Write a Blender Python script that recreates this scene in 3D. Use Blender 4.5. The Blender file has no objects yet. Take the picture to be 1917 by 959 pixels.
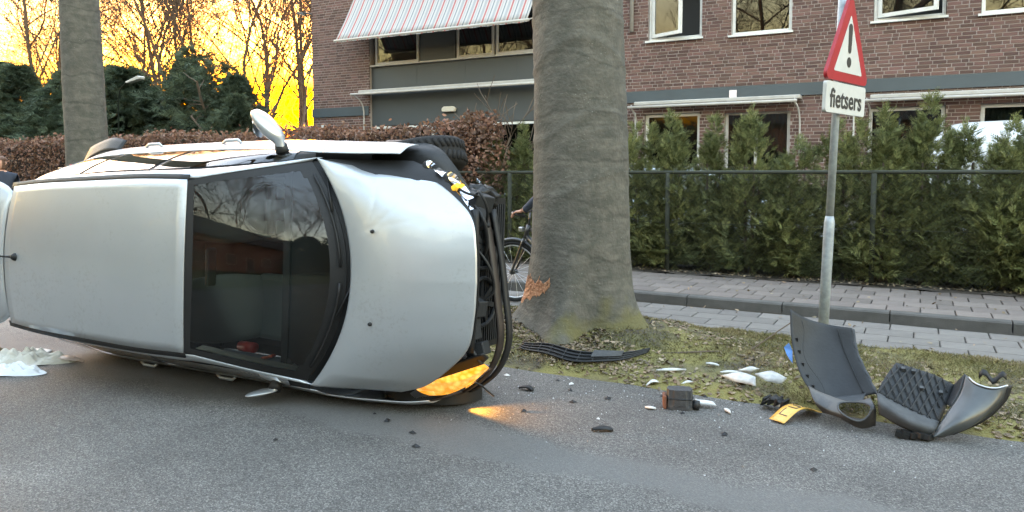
import bpy, bmesh, math, random
import numpy as np
from mathutils import Vector, Matrix
random.seed(7)
R = math.radians
PI = math.pi
scene = bpy.context.scene
C = scene.collection

# ------------------------------------------------------------------ camera, sky, sun, exposure
# world axes: +X runs along the street (to the right), +Y away from the photographer, Z up
cam_d = bpy.data.cameras.new('camera')
cam = bpy.data.objects.new('camera', cam_d)
C.objects.link(cam)
cam.location = (0, 0, 1.5)
cam.rotation_euler = (R(90 - 3.5), 0, R(28.8))
cam_d.sensor_width = 36
cam_d.lens = 25.99
cam_d.shift_y = -0.03905
cam_d.clip_start = 0.05
cam_d.clip_end = 2000
scene.camera = cam

SUN_AZ, SUN_EL = 137.0, 2.0
world = bpy.data.worlds.new('World')
scene.world = world
world.use_nodes = True
wn = world.node_tree.nodes
wl = world.node_tree.links
for n in list(wn):
    wn.remove(n)
sky = wn.new('ShaderNodeTexSky')
sky.sky_type = 'NISHITA'
sky.sun_disc = False
sky.sun_elevation = R(SUN_EL)
sky.sun_rotation = R(90 - SUN_AZ)
sky.altitude = 0
sky.air_density = 1.7
sky.dust_density = 5.0
sky.ozone_density = 1.2
bg = wn.new('ShaderNodeBackground')
bg.inputs['Strength'].default_value = 0.15
wo = wn.new('ShaderNodeOutputWorld')
wb = wn.new('ShaderNodeMix'); wb.data_type = 'RGBA'; wb.blend_type = 'MULTIPLY'   # white balance of the whole sky
wb.inputs[0].default_value = 1; wb.inputs[7].default_value = (.96, .98, 1.10, 1)
wl.new(sky.outputs[0], wb.inputs[6])
wl.new(wb.outputs[2], bg.inputs[0])
wl.new(bg.outputs[0], wo.inputs[0])

sun_d = bpy.data.lights.new('sun', 'SUN')
sun_d.energy = 0.08
sun_d.angle = R(3)
sun_d.color = (1.0, 0.72, 0.42)
sun = bpy.data.objects.new('sun', sun_d)
C.objects.link(sun)
sv = Vector((math.cos(R(SUN_EL)) * math.cos(R(SUN_AZ)), math.cos(R(SUN_EL)) * math.sin(R(SUN_AZ)), math.sin(R(SUN_EL))))
sun.rotation_euler = sv.to_track_quat('Z', 'Y').to_euler()
sun.location = (-20, 20, 12)

scene.view_settings.view_transform = 'Standard'
scene.view_settings.look = 'None'
scene.view_settings.gamma = 1
scene.view_settings.exposure = 6.0
scene.render.engine = 'CYCLES'
scene.cycles.max_bounces = 8
scene.cycles.transparent_max_bounces = 16
scene.cycles.sample_clamp_indirect = 6
scene.cycles.use_denoising = True

# ------------------------------------------------------------------ helpers
class MB:
    """collects shapes; build() links them as ONE mesh object"""
    def __init__(s):
        s.v = []; s.f = []
    def add(s, v, f):
        o = len(s.v)
        s.v += [tuple(p) for p in v]
        s.f += [tuple(i + o for i in q) for q in f]
        return s
    def box(s, c, d, rot=None):
        hx, hy, hz = d[0] / 2, d[1] / 2, d[2] / 2
        vs = [Vector((x * hx, y * hy, z * hz)) for z in (-1, 1) for y in (-1, 1) for x in (-1, 1)]
        if rot is not None:
            vs = [rot @ p for p in vs]
        vs = [p + Vector(c) for p in vs]
        return s.add(vs, [(0, 2, 3, 1), (4, 5, 7, 6), (0, 1, 5, 4), (2, 6, 7, 3), (0, 4, 6, 2), (1, 3, 7, 5)])
    def span(s, x0, x1, y0, y1, z0, z1):
        return s.box(((x0 + x1) / 2, (y0 + y1) / 2, (z0 + z1) / 2), (x1 - x0, y1 - y0, z1 - z0))
    def tube(s, pts, r, n=8, cap=True, flat=None):
        pts = [Vector(p) for p in pts]
        m = len(pts)
        rs = [r] * m if not hasattr(r, '__len__') else r
        t0 = (pts[1] - pts[0]).normalized()
        up = Vector((0, 0, 1)) if abs(t0.z) < .9 else Vector((1, 0, 0))
        nrm = t0.cross(up).normalized()
        vs = []
        for i, p in enumerate(pts):
            t = (pts[min(i + 1, m - 1)] - pts[max(i - 1, 0)]).normalized()
            nrm = (nrm - t * nrm.dot(t))
            nrm = nrm.normalized() if nrm.length > 1e-6 else t.orthogonal().normalized()
            b = t.cross(nrm)
            for k in range(n):
                a = 2 * PI * k / n
                vs.append(p + (nrm * math.cos(a) + b * math.sin(a) * (flat or 1)) * rs[i])
        fs = []
        for i in range(m - 1):
            for k in range(n):
                a, b = i * n + k, i * n + (k + 1) % n
                fs.append((a, b, b + n, a + n))
        if cap:
            fs.append(tuple(range(n - 1, -1, -1)))
            fs.append(tuple((m - 1) * n + k for k in range(n)))
        return s.add(vs, fs)
    def grid(s, fn, nu, nv, keep=None, wrap=False):
        vs = [fn(i / nu, j / nv) for i in range(nu + 1) for j in range(nv + 1)]
        fs = []
        for i in range(nu):
            for j in range(nv):
                a = i * (nv + 1) + j
                q = (a, a + 1, a + nv + 2, a + nv + 1)
                if keep is None or keep((i + .5) / nu, (j + .5) / nv):
                    fs.append(q)
        return s.add(vs, fs)
    def lathe(s, prof, c=(0, 0, 0), axis='Y', n=24, rot=None):
        vs = []; fs = []
        for i in range(n):
            a = 2 * PI * i / n
            for (r, h) in prof:
                if axis == 'Y':
                    p = Vector((r * math.cos(a), h, r * math.sin(a)))
                elif axis == 'X':
                    p = Vector((h, r * math.cos(a), r * math.sin(a)))
                else:
                    p = Vector((r * math.cos(a), r * math.sin(a), h))
                if rot is not None:
                    p = rot @ p
                vs.append(p + Vector(c))
        m = len(prof)
        for i in range(n):
            for k in range(m - 1):
                a = i * m + k; b = ((i + 1) % n) * m + k
                fs.append((a, b, b + 1, a + 1))
        return s.add(vs, fs)
    def poly(s, pts, d):
        """extrude a planar outline by the vector d"""
        n = len(pts); d = Vector(d)
        vs = [Vector(p) for p in pts] + [Vector(p) + d for p in pts]
        fs = [tuple(range(n - 1, -1, -1)), tuple(range(n, 2 * n))]
        fs += [(i, (i + 1) % n, n + (i + 1) % n, n + i) for i in range(n)]
        return s.add(vs, fs)
    def mesh(s, name, mat, smooth=False):
        me = bpy.data.meshes.new(name)
        me.from_pydata(s.v, [], s.f)
        if mat is not None:
            me.materials.append(mat)
        if smooth:
            me.polygons.foreach_set('use_smooth', [True] * len(me.polygons))
        me.update()
        return me
    def build(s, name, mat, parent=None, smooth=False, thick=0, bevel=0, fix=False, offset=-1):
        me = s.mesh(name, mat, smooth)
        if fix:
            bm = bmesh.new(); bm.from_mesh(me)
            bmesh.ops.recalc_face_normals(bm, faces=bm.faces[:])
            bm.to_mesh(me); bm.free()
        o = bpy.data.objects.new(name, me)
        C.objects.link(o)
        o.parent = parent
        if thick:
            md = o.modifiers.new('solid', 'SOLIDIFY'); md.thickness = thick; md.offset = offset
        if bevel:
            md = o.modifiers.new('bevel', 'BEVEL'); md.width = bevel; md.segments = 2; md.limit_method = 'ANGLE'
        return o

def tag(o, label, cat=None, group=None, kind=None):
    if label: o['label'] = label
    if cat: o['category'] = cat
    if group: o['group'] = group
    if kind: o['kind'] = kind
    return o
def thing(name, label, cat, loc=(0, 0, 0), rz=0, group=None):
    o = bpy.data.objects.new(name, None)
    o.empty_display_size = .2
    C.objects.link(o)
    o.location = loc; o.rotation_euler = (0, 0, rz)
    return tag(o, label, cat, group)
def inst(name, me, parent=None, loc=(0, 0, 0), rot=(0, 0, 0), sc=1):
    o = bpy.data.objects.new(name, me)
    C.objects.link(o)
    o.parent = parent; o.location = loc; o.rotation_euler = rot
    o.scale = (sc, sc, sc) if not hasattr(sc, '__len__') else sc
    return o
def copy_tree(o, parent=None):
    c = o.copy(); C.objects.link(c); c.parent = parent
    for ch in list(o.children):
        copy_tree(ch, c)
    return c
def hermite(pts, x):
    """smooth curve through rows (x, a, b ...) evaluated at x"""
    n = len(pts)
    if x <= pts[0][0]: return pts[0][1:]
    if x >= pts[-1][0]: return pts[-1][1:]
    i = 0
    while pts[i + 1][0] < x: i += 1
    p0 = pts[max(i - 1, 0)]; p1 = pts[i]; p2 = pts[i + 1]; p3 = pts[min(i + 2, n - 1)]
    h = p2[0] - p1[0]; t = (x - p1[0]) / h
    out = []
    for k in range(1, len(p1)):
        m1 = (p2[k] - p0[k]) / (p2[0] - p0[0]) * h
        m2 = (p3[k] - p1[k]) / (p3[0] - p1[0]) * h
        out.append((2 * t**3 - 3 * t * t + 1) * p1[k] + (t**3 - 2 * t * t + t) * m1 + (-2 * t**3 + 3 * t * t) * p2[k] + (t**3 - t * t) * m2)
    return out
def crv(pts, n):
    """resample a 3-D control polyline smoothly into n+1 points"""
    m = len(pts) - 1
    rows = [(i / m,) + tuple(p) for i, p in enumerate(pts)]
    return [Vector(hermite(rows, i / n)) for i in range(n + 1)]
def surf(ctrl):
    """smooth surface through a control net ctrl[i][j] -> fn(u, v)"""
    def fn(u, v):
        cols = []
        for row in ctrl:
            m = len(row) - 1
            cols.append(hermite([(i / m,) + tuple(p) for i, p in enumerate(row)], v))
        m = len(cols) - 1
        return Vector(hermite([(i / m,) + tuple(p) for i, p in enumerate(cols)], u))
    return fn

# ------------------------------------------------------------------ materials
MATS = {}
def mat(name, col, rough=.6, metal=0.0, var=None, bump=None, coat=0, spec=.5, col2=None, island=0, objrand=0, detail=6, emit=None, trans=0, coords='Object', stretch=None):
    """var=(scale, lo, hi) mixes col -> col2 by noise; bump=(scale, strength); island / objrand = brightness jitter per loose piece / object"""
    m = bpy.data.materials.new(name); MATS[name] = m
    m.use_nodes = True
    nt = m.node_tree; N = nt.nodes; L = nt.links
    b = N['Principled BSDF']
    b.inputs['Base Color'].default_value = (*col, 1)
    b.inputs['Roughness'].default_value = rough
    b.inputs['Metallic'].default_value = metal
    b.inputs['Specular IOR Level'].default_value = spec
    b.inputs['Coat Weight'].default_value = coat
    b.inputs['Coat Roughness'].default_value = .03
    tc = N.new('ShaderNodeTexCoord')
    src = tc.outputs[coords]
    if stretch:
        mp = N.new('ShaderNodeMapping'); mp.inputs['Scale'].default_value = stretch
        L.new(src, mp.inputs[0]); src = mp.outputs[0]
    out = None
    if var:
        nz = N.new('ShaderNodeTexNoise'); nz.inputs['Scale'].default_value = var[0]; nz.inputs['Detail'].default_value = detail
        nz.inputs['Roughness'].default_value = .62
        L.new(src, nz.inputs['Vector'])
        rp = N.new('ShaderNodeMapRange'); rp.inputs[1].default_value = var[1]; rp.inputs[2].default_value = var[2]
        L.new(nz.outputs['Fac'], rp.inputs[0])
        mx = N.new('ShaderNodeMix'); mx.data_type = 'RGBA'
        mx.inputs[6].default_value = (*col, 1); mx.inputs[7].default_value = (*(col2 or tuple(c * .6 for c in col)), 1)
        L.new(rp.outputs[0], mx.inputs[0])
        out = mx.outputs[2]
    if island or objrand:
        hv = N.new('ShaderNodeHueSaturation')
        if out: L.new(out, hv.inputs['Color'])
        else: hv.inputs['Color'].default_value = (*col, 1)
        if island:
            ge = N.new('ShaderNodeNewGeometry'); s_ = ge.outputs['Random Per Island']; a_ = island
        else:
            ge = N.new('ShaderNodeObjectInfo'); s_ = ge.outputs['Random']; a_ = objrand
        r2 = N.new('ShaderNodeMapRange'); r2.inputs[3].default_value = 1 - a_; r2.inputs[4].default_value = 1 + a_
        L.new(s_, r2.inputs[0]); L.new(r2.outputs[0], hv.inputs['Value'])
        r3 = N.new('ShaderNodeMapRange'); r3.inputs[3].default_value = .5 - .02 * a_; r3.inputs[4].default_value = .5 + .03 * a_
        mu = N.new('ShaderNodeMath'); mu.operation = 'MULTIPLY'; mu.inputs[1].default_value = 7.31
        fr = N.new('ShaderNodeMath'); fr.operation = 'FRACT'
        L.new(s_, mu.inputs[0]); L.new(mu.outputs[0], fr.inputs[0]); L.new(fr.outputs[0], r3.inputs[0]); L.new(r3.outputs[0], hv.inputs['Hue'])
        out = hv.outputs[0]
    if out: L.new(out, b.inputs['Base Color'])
    if bump:
        bn = N.new('ShaderNodeTexNoise'); bn.inputs['Scale'].default_value = bump[0]; bn.inputs['Detail'].default_value = 5
        L.new(src, bn.inputs['Vector'])
        bp = N.new('ShaderNodeBump'); bp.inputs['Strength'].default_value = bump[1]; bp.inputs['Distance'].default_value = bump[2] if len(bump) > 2 else .02
        L.new(bn.outputs['Fac'], bp.inputs['Height']); L.new(bp.outputs[0], b.inputs['Normal'])
    if emit:
        b.inputs['Emission Color'].default_value = (*emit[0], 1); b.inputs['Emission Strength'].default_value = emit[1]
    if trans:
        b.inputs['Subsurface Weight'].default_value = 0
        tl = N.new('ShaderNodeBsdfTranslucent'); ms = N.new('ShaderNodeMixShader'); ms.inputs[0].default_value = trans
        if out: L.new(out, tl.inputs[0])
        else: tl.inputs[0].default_value = (*col, 1)
        L.new(b.outputs[0], ms.inputs[1]); L.new(tl.outputs[0], ms.inputs[2])
        L.new(ms.outputs[0], N['Material Output'].inputs[0])
    return m
def glass(name, tint, refl=1.0, rough=.0, ior=1.5):
    """thin pane: what lies behind shows through a tint, fresnel reflection on top"""
    m = bpy.data.materials.new(name); MATS[name] = m
    m.use_nodes = True
    nt = m.node_tree; N = nt.nodes; L = nt.links
    N.remove(N['Principled BSDF'])
    tr = N.new('ShaderNodeBsdfTransparent'); tr.inputs[0].default_value = (*tint, 1)
    gl = N.new('ShaderNodeBsdfGlossy'); gl.inputs['Roughness'].default_value = rough
    fr = N.new('ShaderNodeFresnel'); fr.inputs[0].default_value = ior
    mu = N.new('ShaderNodeMath'); mu.operation = 'MULTIPLY'; mu.inputs[1].default_value = refl; mu.use_clamp = True
    ms = N.new('ShaderNodeMixShader')
    L.new(fr.outputs[0], mu.inputs[0]); L.new(mu.outputs[0], ms.inputs[0])
    L.new(tr.outputs[0], ms.inputs[1]); L.new(gl.outputs[0], ms.inputs[2]); L.new(ms.outputs[0], N['Material Output'].inputs[0])
    return m

paint = mat('silver_paint', (.41, .44, .465), .36, .6, coat=.6, var=(3, .3, .8), col2=(.385, .415, .44))
# road grime and scuffs on the silver paint
nt_ = paint.node_tree; b_ = nt_.nodes['Principled BSDF']; s_ = b_.inputs['Base Color'].links[0].from_socket
t_ = nt_.nodes.new('ShaderNodeTexCoord'); n_ = nt_.nodes.new('ShaderNodeTexNoise'); n_.inputs['Scale'].default_value = 34; n_.inputs['Detail'].default_value = 9; n_.inputs['Roughness'].default_value = .75
nt_.links.new(t_.outputs['Object'], n_.inputs['Vector'])
n2_ = nt_.nodes.new('ShaderNodeTexNoise'); n2_.inputs['Scale'].default_value = 2.4; n2_.inputs['Detail'].default_value = 4; nt_.links.new(t_.outputs['Object'], n2_.inputs['Vector'])
a_ = nt_.nodes.new('ShaderNodeMath'); a_.operation = 'MULTIPLY_ADD'; a_.inputs[1].default_value = .55; nt_.links.new(n2_.outputs['Fac'], a_.inputs[0]); nt_.links.new(n_.outputs['Fac'], a_.inputs[2])
r_ = nt_.nodes.new('ShaderNodeMapRange'); r_.inputs[1].default_value = .86; r_.inputs[2].default_value = 1.0; r_.inputs[4].default_value = .26; nt_.links.new(a_.outputs[0], r_.inputs[0])
m_ = nt_.nodes.new('ShaderNodeMix'); m_.data_type = 'RGBA'; m_.inputs[7].default_value = (.20, .19, .175, 1); nt_.links.new(r_.outputs[0], m_.inputs[0]); nt_.links.new(s_, m_.inputs[6]); nt_.links.new(m_.outputs[2], b_.inputs['Base Color'])
rr_ = nt_.nodes.new('ShaderNodeMapRange'); rr_.inputs[3].default_value = .34; rr_.inputs[4].default_value = .46; nt_.links.new(n2_.outputs['Fac'], rr_.inputs[0]); nt_.links.new(rr_.outputs[0], b_.inputs['Roughness'])
paint2 = mat('parked_paint', (.55, .60, .63), .3, .5, coat=1.0)
paint_w = mat('van_white', (.50, .52, .53), .4, 0, coat=.3, var=(2, .3, .7), col2=(.44, .46, .47))
blackpl = mat('black_plastic', (.009, .0095, .010), .5, bump=(180, .12), var=(6, .3, .8), col2=(.015, .0155, .016), spec=.3)
greypl = mat('grey_plastic', (.020, .022, .0245), .6, bump=(60, .1), var=(9, .35, .75), col2=(.013, .0145, .016), spec=.3)
greypl2 = mat('dusty_plastic', (.06, .063, .066), .65, bump=(60, .1), var=(12, .35, .75), col2=(.035, .038, .04), spec=.3)
brownbar = mat('brown_bar', (.030, .022, .018), .5, var=(9, .35, .7), col2=(.014, .012, .011), spec=.35)
rubber = mat('rubber', (.012, .012, .0125), .8, bump=(90, .2), spec=.3)
chrome = mat('chrome', (.75, .76, .78), .12, 1.0)
alu = mat('alloy', (.5, .51, .52), .35, .9)
seatm = mat('seat_cloth', (.11, .115, .108), .9, bump=(300, .2))
dashm = mat('dash', (.03, .031, .033), .7)
cream = mat('trim_cream', (.45, .45, .40), .7)
ws_glass = glass('windscreen_glass', (.66, .72, .70), 1.15)
side_glass = glass('side_glass', (.25, .28, .27), 1.6)
house_glass = glass('house_glass', (.42, .46, .46), 1.5)
dull_glass = glass('dull_glass', (.42, .46, .46), .3)
redm = mat('red_plastic', (.45, .03, .02), .4)
whitepl = mat('white_plastic', (.50, .51, .50), .5, var=(14, .4, .7), col2=(.30, .30, .29))
# ------------------------------------------------------------------ cars (local axes: nose toward +X, left side +Y, roof +Z; x below counts metres back from the nose)
def cp(x, y, z):   # the shell is slightly racked by the crash
    return Vector((-x, y + (hermite([(0, 0), (1.2, 0), (1.985, .014), (3.95, -.02)], x)[0] if x > 1 else 0), z))
ROOF_E = [(1.985, .54, 1.42), (2.4, .545, 1.455), (3.0, .535, 1.475), (3.5, .525, 1.48), (3.95, .505, 1.465)]
CANT = [(1.30, .715, .965), (1.5, .680, 1.07), (1.75, .640, 1.205), (1.98, .612, 1.315), (2.2, .602, 1.36), (2.6, .596, 1.38), (3.0, .59, 1.38), (3.5, .565, 1.37), (3.95, .53, 1.345)]
BELT = [(.58, .735, .75), (.75, .745, .84), (1.0, .745, .93), (1.3, .748, .98), (2.0, .765, .985), (3.0, .765, 1.0), (3.6, .745, 1.03), (3.95, .67, 1.05)]
SHO = [(.55, .765, .68), (.75, .80, .74), (1.3, .825, .80), (2.2, .835, .80), (3.2, .835, .82), (3.7, .815, .84), (3.95, .75, .86), (4.1, .64, .87)]
MID = [(.5, .75, .58), (.85, .825, .60), (1.3, .845, .60), (2.2, .855, .58), (3.2, .855, .60), (3.7, .84, .62), (4.0, .76, .64), (4.15, .64, .64)]
SILL = [(.5, .72, .26), (.9, .80, .25), (1.3, .80, .24), (3.0, .80, .23), (3.6, .79, .25), (4.0, .72, .28), (4.15, .62, .30)]
def side_pt(x, w):
    """w 0 belt .. 1 sill"""
    a = [hermite(k, x) for k in (BELT, SHO, MID, SILL)]
    rows = [(0, x, *a[0]), (.3, x, *a[1]), (.55, x, *a[2]), (1, x, *a[3])]
    xx, y, z = hermite(rows, w)
    return xx, y, z
def ws_pt(u, v, off=0):
    b = (1.045 + .31 * abs(v) ** 2.0, .69 * v, 1.0)
    t = (1.94 + .045 * v * v, .535 * v, 1.462 - .042 * v * v)
    k = math.sin(PI * u) * .05 * (1 - .3 * v * v) + off
    return cp(b[0] + (t[0] - b[0]) * u - .5 * k, b[1] + (t[1] - b[1]) * u, b[2] + (t[2] - b[2]) * u + .86 * k)
def hood_front(v):
    a = abs(v)
    x, y, z = hermite([(0, .205, 0, .845), (.3, .22, .21, .84), (.55, .27, .39, .825), (.75, .43, .545, .80), (.9, .60, .66, .785), (1, .76, .715, .80)], a)
    return x, math.copysign(y, v), z
def hood_rear(v):
    a = abs(v)
    return .985 + .33 * a ** 2.1, .715 * v, 1.035 - .03 * a * a
def hood_pt(u, v, lift=0):
    f = hood_front(v); r = hood_rear(v)
    g = 1 - (1 - u) ** 1.9
    return cp(f[0] + (r[0] - f[0]) * u, f[1] + (r[1] - f[1]) * u, f[2] + (r[2] - f[2]) * g + .025 * math.sin(PI * u) * (1 - v * v) - .045 * max(0, abs(v) - .86) / .14 * math.sin(PI * min(u * 1.1, 1)) + lift)
def roof_pt(u, v):
    x0 = 1.945 + .045 * v * v
    x1 = 3.93 - .03 * v * v
    x = x0 + (x1 - x0) * u
    y, z = hermite(ROOF_E, max(x, 1.985))
    return cp(x, y * v, z + .045 * (1 - v * v))

def wheel(parent, x, y, z, steer=0, r=.31, w=.20, flip=1, treads=True):
    e = bpy.data.objects.new('wheel', None); C.objects.link(e); e.parent = parent
    e.location = cp(x, y, z); e.rotation_euler = (0, 0, steer)
    t = MB(); h = w / 2
    t.lathe([(r * .66, -h * .9), (r * .80, -h * 1.02), (r * .95, -h * .9), (r, -h * .7), (r * 1.005, 0), (r, h * .7), (r * .95, h * .9), (r * .80, h * 1.02), (r * .66, h * .9)], n=40)
    if treads:
        for k in range(44):
            a = 2 * PI * k / 44
            for s in (-1, 1):
                c = Vector((math.cos(a) * r, s * h * .42, math.sin(a) * r))
                t.box(c, (.016, h * .62, .026), Matrix.Rotation(-a, 3, 'Y') @ Matrix.Rotation(s * .35, 3, 'X'))
    t.build('tyre', rubber, e, smooth=True)
    m = MB()
    m.lathe([(r * .67, -h * .7), (r * .62, 0), (r * .67, h * .75)], n=32)
    for k in range(5):
        a = 2 * PI * k / 5
        m.box((math.cos(a) * r * .34, flip * h * .45, math.sin(a) * r * .34), (r * .62, .03, .06), Matrix.Rotation(-a, 3, 'Y'))
    m.lathe([(0.0001, flip * h * .62), (r * .17, flip * h * .58), (r * .2, flip * h * .3)], n=20)
    m.build('rim', alu, e)
    return e

def mirror_housing(parent, s, body, folded=False):
    e = bpy.data.objects.new('mirror', None); C.objects.link(e); e.parent = parent
    def fn(u, v):
        a = 2 * PI * u; w = v
        # spine leans outward and a little back
        prof = hermite([(0, .028, .03), (.12, .036, .04), (.3, .06, .075), (.6, .06, .088), (.85, .045, .07), (.97, .018, .035), (1, .001, .001)], w)
        cx_ = 1.60 + .13 * w ** 1.2; cy_ = .775 + .235 * w; cz_ = 1.03 + .085 * w
        if folded: cx_ = 1.60 + .11 * w; cy_ = .775 + .05 * w
        return cp(cx_ + prof[0] * math.cos(a), s * cy_, cz_ + prof[1] * math.sin(a) * (1.15 if math.sin(a) > 0 else .8))
    m = MB().grid(fn, 20, 16)
    m.build('mirror_housing', body, e, smooth=True, fix=True)
    g = MB().tube([cp(1.62, s * .74, 1.0), cp(1.60, s * .79, 1.035)], [.045, .04], 10)
    g.build('mirror_foot', blackpl, e, smooth=True)
    if folded: return e
    gl = MB()
    ring = []
    for k in range(16):
        a = 2 * PI * k / 16
        ring.append(cp(1.735 if not folded else 1.77, s * ((.915 if not folded else .80) + .085 * math.cos(a) * (.3 if folded else 1)), 1.08 + .062 * math.sin(a)))
    gl.poly(ring, cp(.012, 0, 0)); gl.build('mirror_glass', chrome, e)
    return e

def side_panel(parent, name, x0, x1, s, body, w0=0.0, w1=1.0, arches=(), nx=22, nw=18, off=0):
    def fn(u, v):
        x, y, z = side_pt(x0 + (x1 - x0) * u, w0 + (w1 - w0) * v)
        return cp(x, s * (y + off), z)
    def keep(u, v):
        x, y, z = side_pt(x0 + (x1 - x0) * u, w0 + (w1 - w0) * v)
        return all((x - a) ** 2 + (z - .31) ** 2 > .355 ** 2 for a in arches)
    return MB().grid(fn, nx, nw, keep).build(name, body, parent, smooth=True, thick=.006, offset=0)

def car_shell(root, body, crashed=False):
    """parts shared by every hatchback in the scene"""
    MB().grid(lambda u, v: roof_pt(u, 2 * v - 1), 24, 20).build('roof', body, root, smooth=True, thick=.008, offset=0)
    # windscreen: clear middle and a black printed border
    def inner(u, v):
        V = abs(2 * v - 1)
        return .09 + .03 * V * V < u < .945 and V < .935
    ws = MB().grid(lambda u, v: ws_pt(u, 2 * v - 1), 40, 60, inner).build('windscreen', ws_glass, root, smooth=True)
    MB().grid(lambda u, v: ws_pt(u, 2 * v - 1, .001), 40, 60, lambda u, v: not inner(u, v)).build('windscreen_border', blackpl, ws, smooth=True)
    # cowl between bonnet and screen
    def cowl(u, v):
        V = 2 * v - 1
        a = hood_rear(V); b = ws_pt(0, V)
        p = cp(a[0] - .03, a[1], a[2] - .035); q = Vector((b.x, b.y, b.z - .004))
        m = p.lerp(q, u); m.z -= .03 * math.sin(PI * u)
        return m
    MB().grid(cowl, 6, 30).build('cowl', blackpl, root, smooth=True)
    for s in (-1, 1):
        # A pillar + cant rail
        c1 = [ws_pt(k / 12, s) for k in range(12)]
        c1 = [Vector((p.x, p.y + s * .004, p.z)) for p in c1]
        c2 = []
        for k in range(12):
            x = 1.30 + (1.98 - 1.30) * k / 12
            y, z = hermite(CANT, x); c2.append(cp(x, s * y, z))
        for k in range(25):
            x = 1.985 + (3.95 - 1.985) * k / 24
            y, z = hermite(ROOF_E, x); w = .028 if k else .01
            c1.append(cp(x, s * (y + w), z - .012))
            y, z = hermite(CANT, x); c2.append(cp(x, s * y, z))
        def rail(u, v):
            i = min(int(round(u * 36)), 36)
            p = c1[i].lerp(c2[i], v)
            n = Vector((.25 if i < 12 else 0, s * .8, .6)).normalized()
            return p + n * .012 * math.sin(PI * v)
        MB().grid(rail, 36, 6).build('roof_rail_panel', body, root, smooth=True, thick=.004, offset=0)
        def strip(u, v):
            x = 1.985 + (3.945 - 1.985) * u
            y, z = hermite(ROOF_E, x)
            return cp(x, s * (y - .010 + .042 * v), z - .001 - .012 * v)
        MB().grid(strip, 24, 2).build('roof_strip', blackpl, root, smooth=True, thick=.008, offset=0)
        # side glazing on a black frame
        def sg(x, w, off):
            a = hermite(CANT, x); b = hermite(BELT, x)
            bul = .016 * math.sin(PI * w) + off
            return cp(x, s * (a[0] + (b[0] - a[0]) * w + bul), a[1] + (b[1] - a[1]) * w + .2 * bul)
        MB().grid(lambda u, v: sg(1.34 + (3.80 - 1.34) * u, v, -.004), 40, 6,
                  lambda u, v: not any(a + .02 < 1.34 + 2.46 * u < b - .02 and .12 < v < .93 for a, b in ((1.5, 2.42), (2.5, 3.22), (3.3, 3.72)))).build('window_frame', blackpl, root, smooth=True)
        for nm, a, b in (('front_window', 1.47, 2.43), ('rear_window', 2.49, 3.23), ('quarter_window', 3.29, 3.74)):
            MB().grid(lambda u, v: sg(a + (b - a) * u, .08 + .86 * v, .002), 14, 6).build(nm, side_glass, root, smooth=True)
        MB().grid(lambda u, v: sg(3.72 + (3.95 - 3.72) * u, v, .004), 6, 6).build('rear_pillar', body, root, smooth=True, thick=.004, offset=0)
        # lower body
        fr0 = .78 if (crashed and s > 0) else .60
        side_panel(root, 'fender', fr0, 1.295, s, body, w0=(.14 if crashed and s < 0 else 0), arches=(.83,))
        for nm, a, b in (('front_door', 1.30, 2.452), ('rear_door', 2.458, 3.30)):
            d = side_panel(root, nm, a, b, s, body, w1=.97, arches=(3.38,))
            hx = b - .17
            x, y, z = side_pt(hx, .22)
            hb = MB().tube([cp(hx - .1, s * (y + .004), z), cp(hx - .07, s * (y + .024), z + .003), cp(hx + .05, s * (y + .024), z + .005), cp(hx + .09, s * (y + .004), z + .004)], [.010, .012, .012, .010], 8, flat=.8)
            hb.build('door_handle', body, d, smooth=True)
        side_panel(root, 'rear_quarter', 3.305, 4.10, s, body, arches=(3.38,))
        MB().grid(lambda u, v: cp(1.0 + 2.1 * u, s * (.80 - .15 * v), .235 - .02 * v), 6, 2).build('sill', blackpl, root)
        mirror_housing(root, s, body, folded=(crashed and s < 0))
        # arch liners
        for xa in ((3.38,) if crashed and s > 0 else (.83, 3.38)):
            MB().grid(lambda u, v: cp(xa - .35 * math.cos(PI * u), s * (.82 - .28 * v), .31 + .35 * math.sin(PI * u)), 16, 3).build('arch_liner', blackpl, root, smooth=True)
    # floor pan and bulkhead keep the inside dark
    m = MB().span(-4.0, -1.0, -.70, .70, .24, .30).build('floor_pan', blackpl, root)
    # interior
    MB().grid(lambda u, v: Vector(ws_pt(0, 1.9 * v - .95)).lerp(cp(1.72, .62 * (2 * v - 1), .90), u) - Vector((0, 0, .02 + .05 * u * u)), 8, 16).build('dashboard', dashm, root, smooth=True)
    MB().span(-1.74, -1.68, -.66, .66, .45, .86).build('dashboard_face', dashm, root)
    for y in (-.36, .36):
        seat = bpy.data.objects.new('seat', None); C.objects.link(seat); seat.parent = root
        def back(u, v, y=y):
            a = 2 * PI * u
            wd = hermite([(0, .23), (.4, .25), (.8, .22), (.97, .16), (1, .02)], v)[0]
            dp = hermite([(0, .08), (.5, .07), (.9, .05), (1, .01)], v)[0]
            return cp(2.28 + .22 * v + dp * math.cos(a), y + wd * math.copysign(abs(math.sin(a)) ** .6, math.sin(a)), .55 + .58 * v)
        MB().grid(back, 20, 12).build('seat_back', seatm, seat, smooth=True)
        MB().box(cp(2.05, y, .52), (.52, .48, .14)).build('seat_cushion', seatm, seat, bevel=.04)
        def head(u, v, y=y):
            a = 2 * PI * u; r = math.sin(PI * v) ** .5
            return cp(2.53 + .05 * r * math.cos(a), y + .13 * r * math.sin(a), 1.26 - .085 * math.cos(PI * v))
        MB().grid(head, 16, 10).build('headrest', seatm, seat, smooth=True)
    MB().span(-3.2, -3.02, -.62, .62, .45, 1.05).build('rear_seat', seatm, root, bevel=.05)
    sw = MB()
    ring = [cp(1.80 + .17 * .42 * math.sin(2 * PI * k / 24), .36 + .18 * math.cos(2 * PI * k / 24), .92 + .17 * math.sin(2 * PI * k / 24)) for k in range(25)]
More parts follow.
